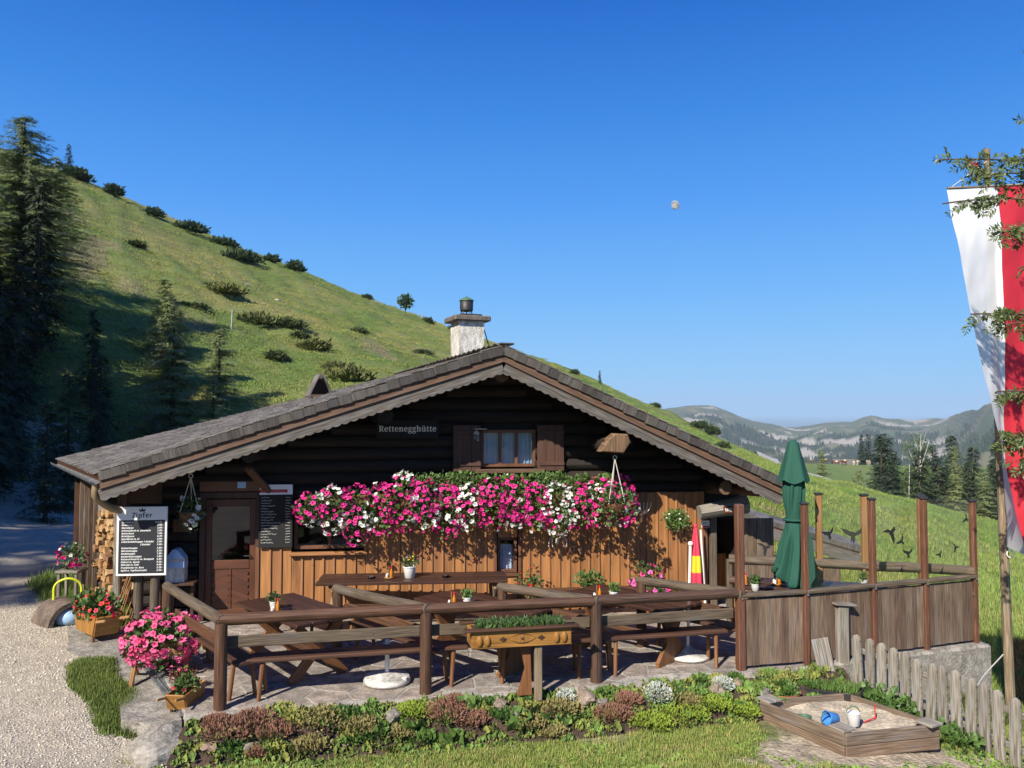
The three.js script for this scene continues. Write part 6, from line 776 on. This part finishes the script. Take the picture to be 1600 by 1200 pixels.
// ---------------------------------------------------------------- flag on its pole, rowan beside it
{
  const px = 6.42, d = 10.5, by = gh(px, d), pole = thing('flag_pole', 'tall weathered wooden pole carrying the white and red banner', 'pole', [px, by, -d]); part(pole, 'shaft', logGeo(V(0.03, -0.3, 0), V(-0.1, 6.75 - by, 0), 0.062, 0.038, 12, 0.03, 14), M.paleLeg); part(pole, 'crossbar', logGeo(V(-0.68, 6.2 - by, 0.08), V(1.0, 6.28 - by, 0.08), 0.018, 0.018, 8, 0.02, 4), M.paleLeg); part(pole, 'stay_rope', logGeo(V(-0.62, 6.22 - by, 0.08), V(-0.09, 6.6 - by, 0.02), 0.007, 0.007, 6, 0, 1), M.rope); part(pole, 'ring', new THREE.TorusGeometry(0.045, 0.008, 6, 16), M.white, [0.02, 1.42 - by, 0.08]);
  const flag = thing('banner_flag', 'long vertical white and red banner hanging beside the pole', 'flag', [px, 0, -d + 0.11]);
  const cloth = (u0, u1, nu, mat, name) => { // u: -0.6 .. 1.0 m across; the white half swings back towards its foot
    const nv = 60, pos = [], uv = [], idx = []; for (let j = 0; j <= nv; j++) for (let i = 0; i <= nu; i++) { const v = j / nv, u = lerp(u0, u1, i / nu), y = lerp(6.2 + u * 0.045, 1.52 + 0.05 * u, v) - 0.0, w = u < 0 ? -u : 0, an = Math.pow(v, 0.9) * 1.42; let x = u < 0 ? -w * Math.cos(an) : u, z = u < 0 ? w * Math.sin(an) * 0.9 : 0; x += lerp(-0.1, -0.05, v); z += 0.05 * Math.sin(u * 7 + v * 5) * sstep(0, 0.15, v) * (u > 0.02 ? 1 : 0.3) + 0.02 * Math.sin(v * 16 + u * 4) + 0.03 * nz(u * 2.2, v * 9, 3.3) + 0.012 * nz(u * 8, v * 22, 6.3); pos.push(x, y, z); uv.push(u, v * 4.7); }
    for (let j = 0; j < nv; j++) for (let i = 0; i < nu; i++) { const p = j * (nu + 1) + i; idx.push(p, p + nu + 1, p + 1, p + 1, p + nu + 1, p + nu + 2); } const g = new THREE.BufferGeometry(); g.setAttribute('position', new THREE.Float32BufferAttribute(pos, 3)); g.setAttribute('uv', new THREE.Float32BufferAttribute(uv, 2)); g.setIndex(idx); g.computeVertexNormals(); part(flag, name, g, mat);
  };
  cloth(-0.6, 0.06, 14, M.flagWhite, 'white_half'); cloth(0.06, 0.9, 20, M.flagRed, 'red_half');
  const r = thing('rowan_tree', 'rowan with red berries reaching in front of the banner', 'tree', [7.4, gh(7.4, 7.9), -7.9]), o = V(-7.4, -gh(7.4, 7.9), 7.9); part(r, 'trunk', logGeo(V(0, -0.3, 0), V(-0.2, 7.5 - o.y * 0, 0), 0.12, 0.04, 10, 0.05, 8), M.trunk);
  const leafl = [], berries = [], twigs = []; const sp = (a, b, n) => { const c = new THREE.QuadraticBezierCurve3(a, a.clone().lerp(b, 0.5).add(V(rr(-0.2, 0.2), rr(0.15, 0.4), rr(-0.2, 0.2))), b); part(r, 'branch', new THREE.TubeGeometry(c, 14, 0.009, 5), M.trunk); for (let k = 0; k < n * 2; k++) { const p = c.getPoint(rr(0.2, 1)), dir = V(rr(-1, 0.4), rr(-0.9, 0.15), rr(-0.5, 0.7)).normalize(), side = V(rr(-0.3, 0.3), rr(-0.3, 0.3), 1).cross(dir).normalize(), L = rr(0.14, 0.22); for (let i = 1; i <= 6; i++) for (const s of [-1, 1]) leafl.push([p.clone().addScaledVector(dir, L * i / 6), dir.clone().multiplyScalar(0.7).addScaledVector(side, s)]); leafl.push([p.clone().addScaledVector(dir, L), dir]); twigs.push(logGeo(p, p.clone().addScaledVector(dir, L), 0.003, 0.002, 4, 0, 1)); } if (n > 16) for (let k = 0; k < 2; k++) { const p = c.getPoint(rr(0.35, 0.9)); for (let i = 0; i < 16; i++) berries.push(new THREE.IcosahedronGeometry(0.011, 1).translate(p.x + rr(-0.05, 0.05), p.y - 0.06 + rr(-0.035, 0.035), p.z + rr(-0.05, 0.05))); } };
  const B = (x, y, d2) => V(x, y, -d2).add(o); [[6.8, 5.5, 8.0, 4.6, 5.95, 8.5, 20], [6.8, 5.4, 8.0, 4.95, 5.75, 8.4, 24], [6.8, 5.1, 8.0, 4.68, 5.5, 8.6, 14], [6.6, 5.6, 7.9, 5.3, 5.85, 8.2, 26], [6.6, 4.9, 8.1, 5.25, 5.15, 8.5, 20], [6.6, 4.5, 8, 5.35, 4.75, 8.4, 18], [6.6, 3.9, 8, 4.9, 4.28, 8.5, 18], [6.6, 3.7, 8, 5.2, 4.15, 8.4, 20], [6.5, 3.2, 8, 5.1, 3.45, 8.4, 14], [6.5, 2.6, 8, 5.15, 2.95, 8.4, 18], [6.5, 2.4, 8, 5.3, 2.72, 8.3, 20], [6.8, 6.6, 8, 5.36, 7.0, 8.2, 12], [6.8, 6, 8, 5.4, 6.3, 8.3, 14]].forEach(([a, b, c, e, f, g, n]) => sp(B(a, b, c), B(e, f, g), n));
  let li = 0; part(r, 'foliage', leafCloud(leafl.length, () => { const q = leafl[li++]; return { p: q[0], d: q[1] }; }, 0.064, { wide: 0.22, mess: 0.2 }), M.rowanLeaf); part(r, 'berries', merged(berries), M.berry); part(r, 'twigs', merged(twigs), M.trunk);
  part(r, 'foliage', leafCloud(1800, onBall([1.6, 2.6, 1.6], 0.3, 1), 0.09, { wide: 0.22 }).translate(0.6, 5.2, 0), M.rowanLeaf);
}
// ---------------------------------------------------------------- far buildings, cows, fence posts
function barn(label, x, d, w, l, h, turn) {
  const t = thing('far_barn', label, 'barn', [x, gh(x, d) - 0.2, -d], turn); part(t, 'wall', extr([[-w / 2, 0], [w / 2, 0], [w / 2, h], [0, h + w * 0.24], [-w / 2, h]], l).translate(0, 0, -l / 2), M.panel[1]); for (const s of [-1, 1]) part(t, 'roof', boardGeo(V(s * (w / 2 + 0.5), h - 0.22, 0), V(0, h + w * 0.26, 0), l + 1, 0.14, 0.02), M.shingle[0]); part(t, 'door', cbox(1.2, 1.7, 0.08, 0.01, 1), M.darkWood, [0, 0.85, l / 2 + 0.03]);
}
barn('low barn with a grey roof on the far skyline meadow', 106.5, 256, 5, 7, 1.8, 1.3); barn('small hut half hidden behind the far pair of spruces', 116, 258, 4, 5, 1.7, 1.1);
{ // lower side building behind the deck: only its roof edge shows
  const t = thing('side_shed', 'lower dark shed with a shingle roof behind the glass-screened deck', 'shed', [6.2, -1.6, -16.6], -0.32); part(t, 'wall', cbox(3.0, 2.5, 0.8, 0.02, 1), M.panel[1], [-1.0, 0.6, -0.1]); part(t, 'roof', boardGeo(V(-2.6, 3.05, -0.1), V(0.85, 2.13, -0.1), 1.05, 0.1, 0.01), M.darkWood); part(t, 'fascia_board', boardGeo(V(-2.6, 2.9, 0.42), V(0.85, 1.98, 0.42), 0.04, 0.22, 0.008), M.barge); for (let k = 0; k < 14; k++) part(t, 'shingle', cbox(0.27, 0.1, 0.04, 0.004, 1), pick(M.verge), [-2.5 + k * 0.25, 3.08 - k * 0.0665, 0.43], [0, 0, -0.26 + rr(-0.02, 0.02)]); for (let r2 = 0; r2 < 4; r2++) for (let k = 0; k < 12; k++) part(t, 'shingle', cbox(0.3, 0.016, 0.36, 0.003, 0), pick(M.shingle), [-2.45 + k * 0.29, 3.085 - k * 0.0772, 0.2 - r2 * 0.28], [0, 0, -0.22 + rr(-0.02, 0.02)]);
}
{
  const cow = merged([logGeo(V(-0.75, 1.02, 0), V(0.7, 1.05, 0), 0.34, 0.36, 12, 0.05, 6), logGeo(V(0.65, 1.15, 0), V(1.15, 1.1, 0), 0.2, 0.14, 10, 0.03, 3), logGeo(V(1.1, 1.2, 0), V(1.45, 0.92, 0), 0.13, 0.08, 10, 0.03, 3), ...[[-0.62, -0.18], [-0.62, 0.18], [0.55, -0.18], [0.55, 0.18]].map(([x, z]) => logGeo(V(x, 0, z), V(x, 0.95, z), 0.055, 0.12, 8, 0.02, 3)), logGeo(V(-0.85, 0.4, 0), V(-0.8, 1.2, 0), 0.03, 0.04, 6, 0, 2), logGeo(V(1.12, 1.32, -0.2), V(1.12, 1.3, 0.2), 0.03, 0.03, 6, 0, 2)]), patchG = merged([logGeo(V(-0.5, 1.15, 0.0), V(0.15, 1.2, 0), 0.345, 0.35, 12, 0.05, 3)]);
  const cowBrown = std(C(0.15, 0.06, 0.03), 0.8), cowCream = std(C(0.6, 0.52, 0.4), 0.8);
  [[80, 252, 0.4, 0], [83.5, 254, 2.8, 1], [91, 244, 1.2, 0], [93, 238, 0.2, 1], [96, 232, 3.4, 0], [98.5, 230, 0.3, 2], [99.5, 246, 2.2, 0], [104, 234, 1.6, 2], [88, 250, 0.1, 1]].forEach(([x, d, a, k]) => { const t = thing('grazing_cow', k === 2 ? 'cream coloured cow with a brown back on the far meadow' : 'brown cow with a pale back on the far meadow', 'cow', [x, gh(x, d), -d], a, k === 2 ? 'cream cows grazing far off' : 'brown cows grazing far off'); part(t, 'body', cow, k === 2 ? cowCream : cowBrown); part(t, 'saddle_patch', patchG, k === 2 ? cowBrown : cowCream); });
  for (let k = 0; k < 9; k++) { const x = 84 + k * 4.2, d = 259; solo('pasture_post', cbox(0.18, 1.5, 0.18, 0.02, 1), M.grey[1], 'thin fence post on the skyline of the far meadow', 'post', [x, gh(x, d) + 0.6, -d], [0, 0, rr(-0.05, 0.05)], 'pasture fence posts on the skyline'); }
}

// ---------------------------------------------------------------- shadows on for everything, then draw
scene.traverse(o => { if (o.isMesh) { o.castShadow = true; o.receiveShadow = true; } });
renderer.render(scene, camera);
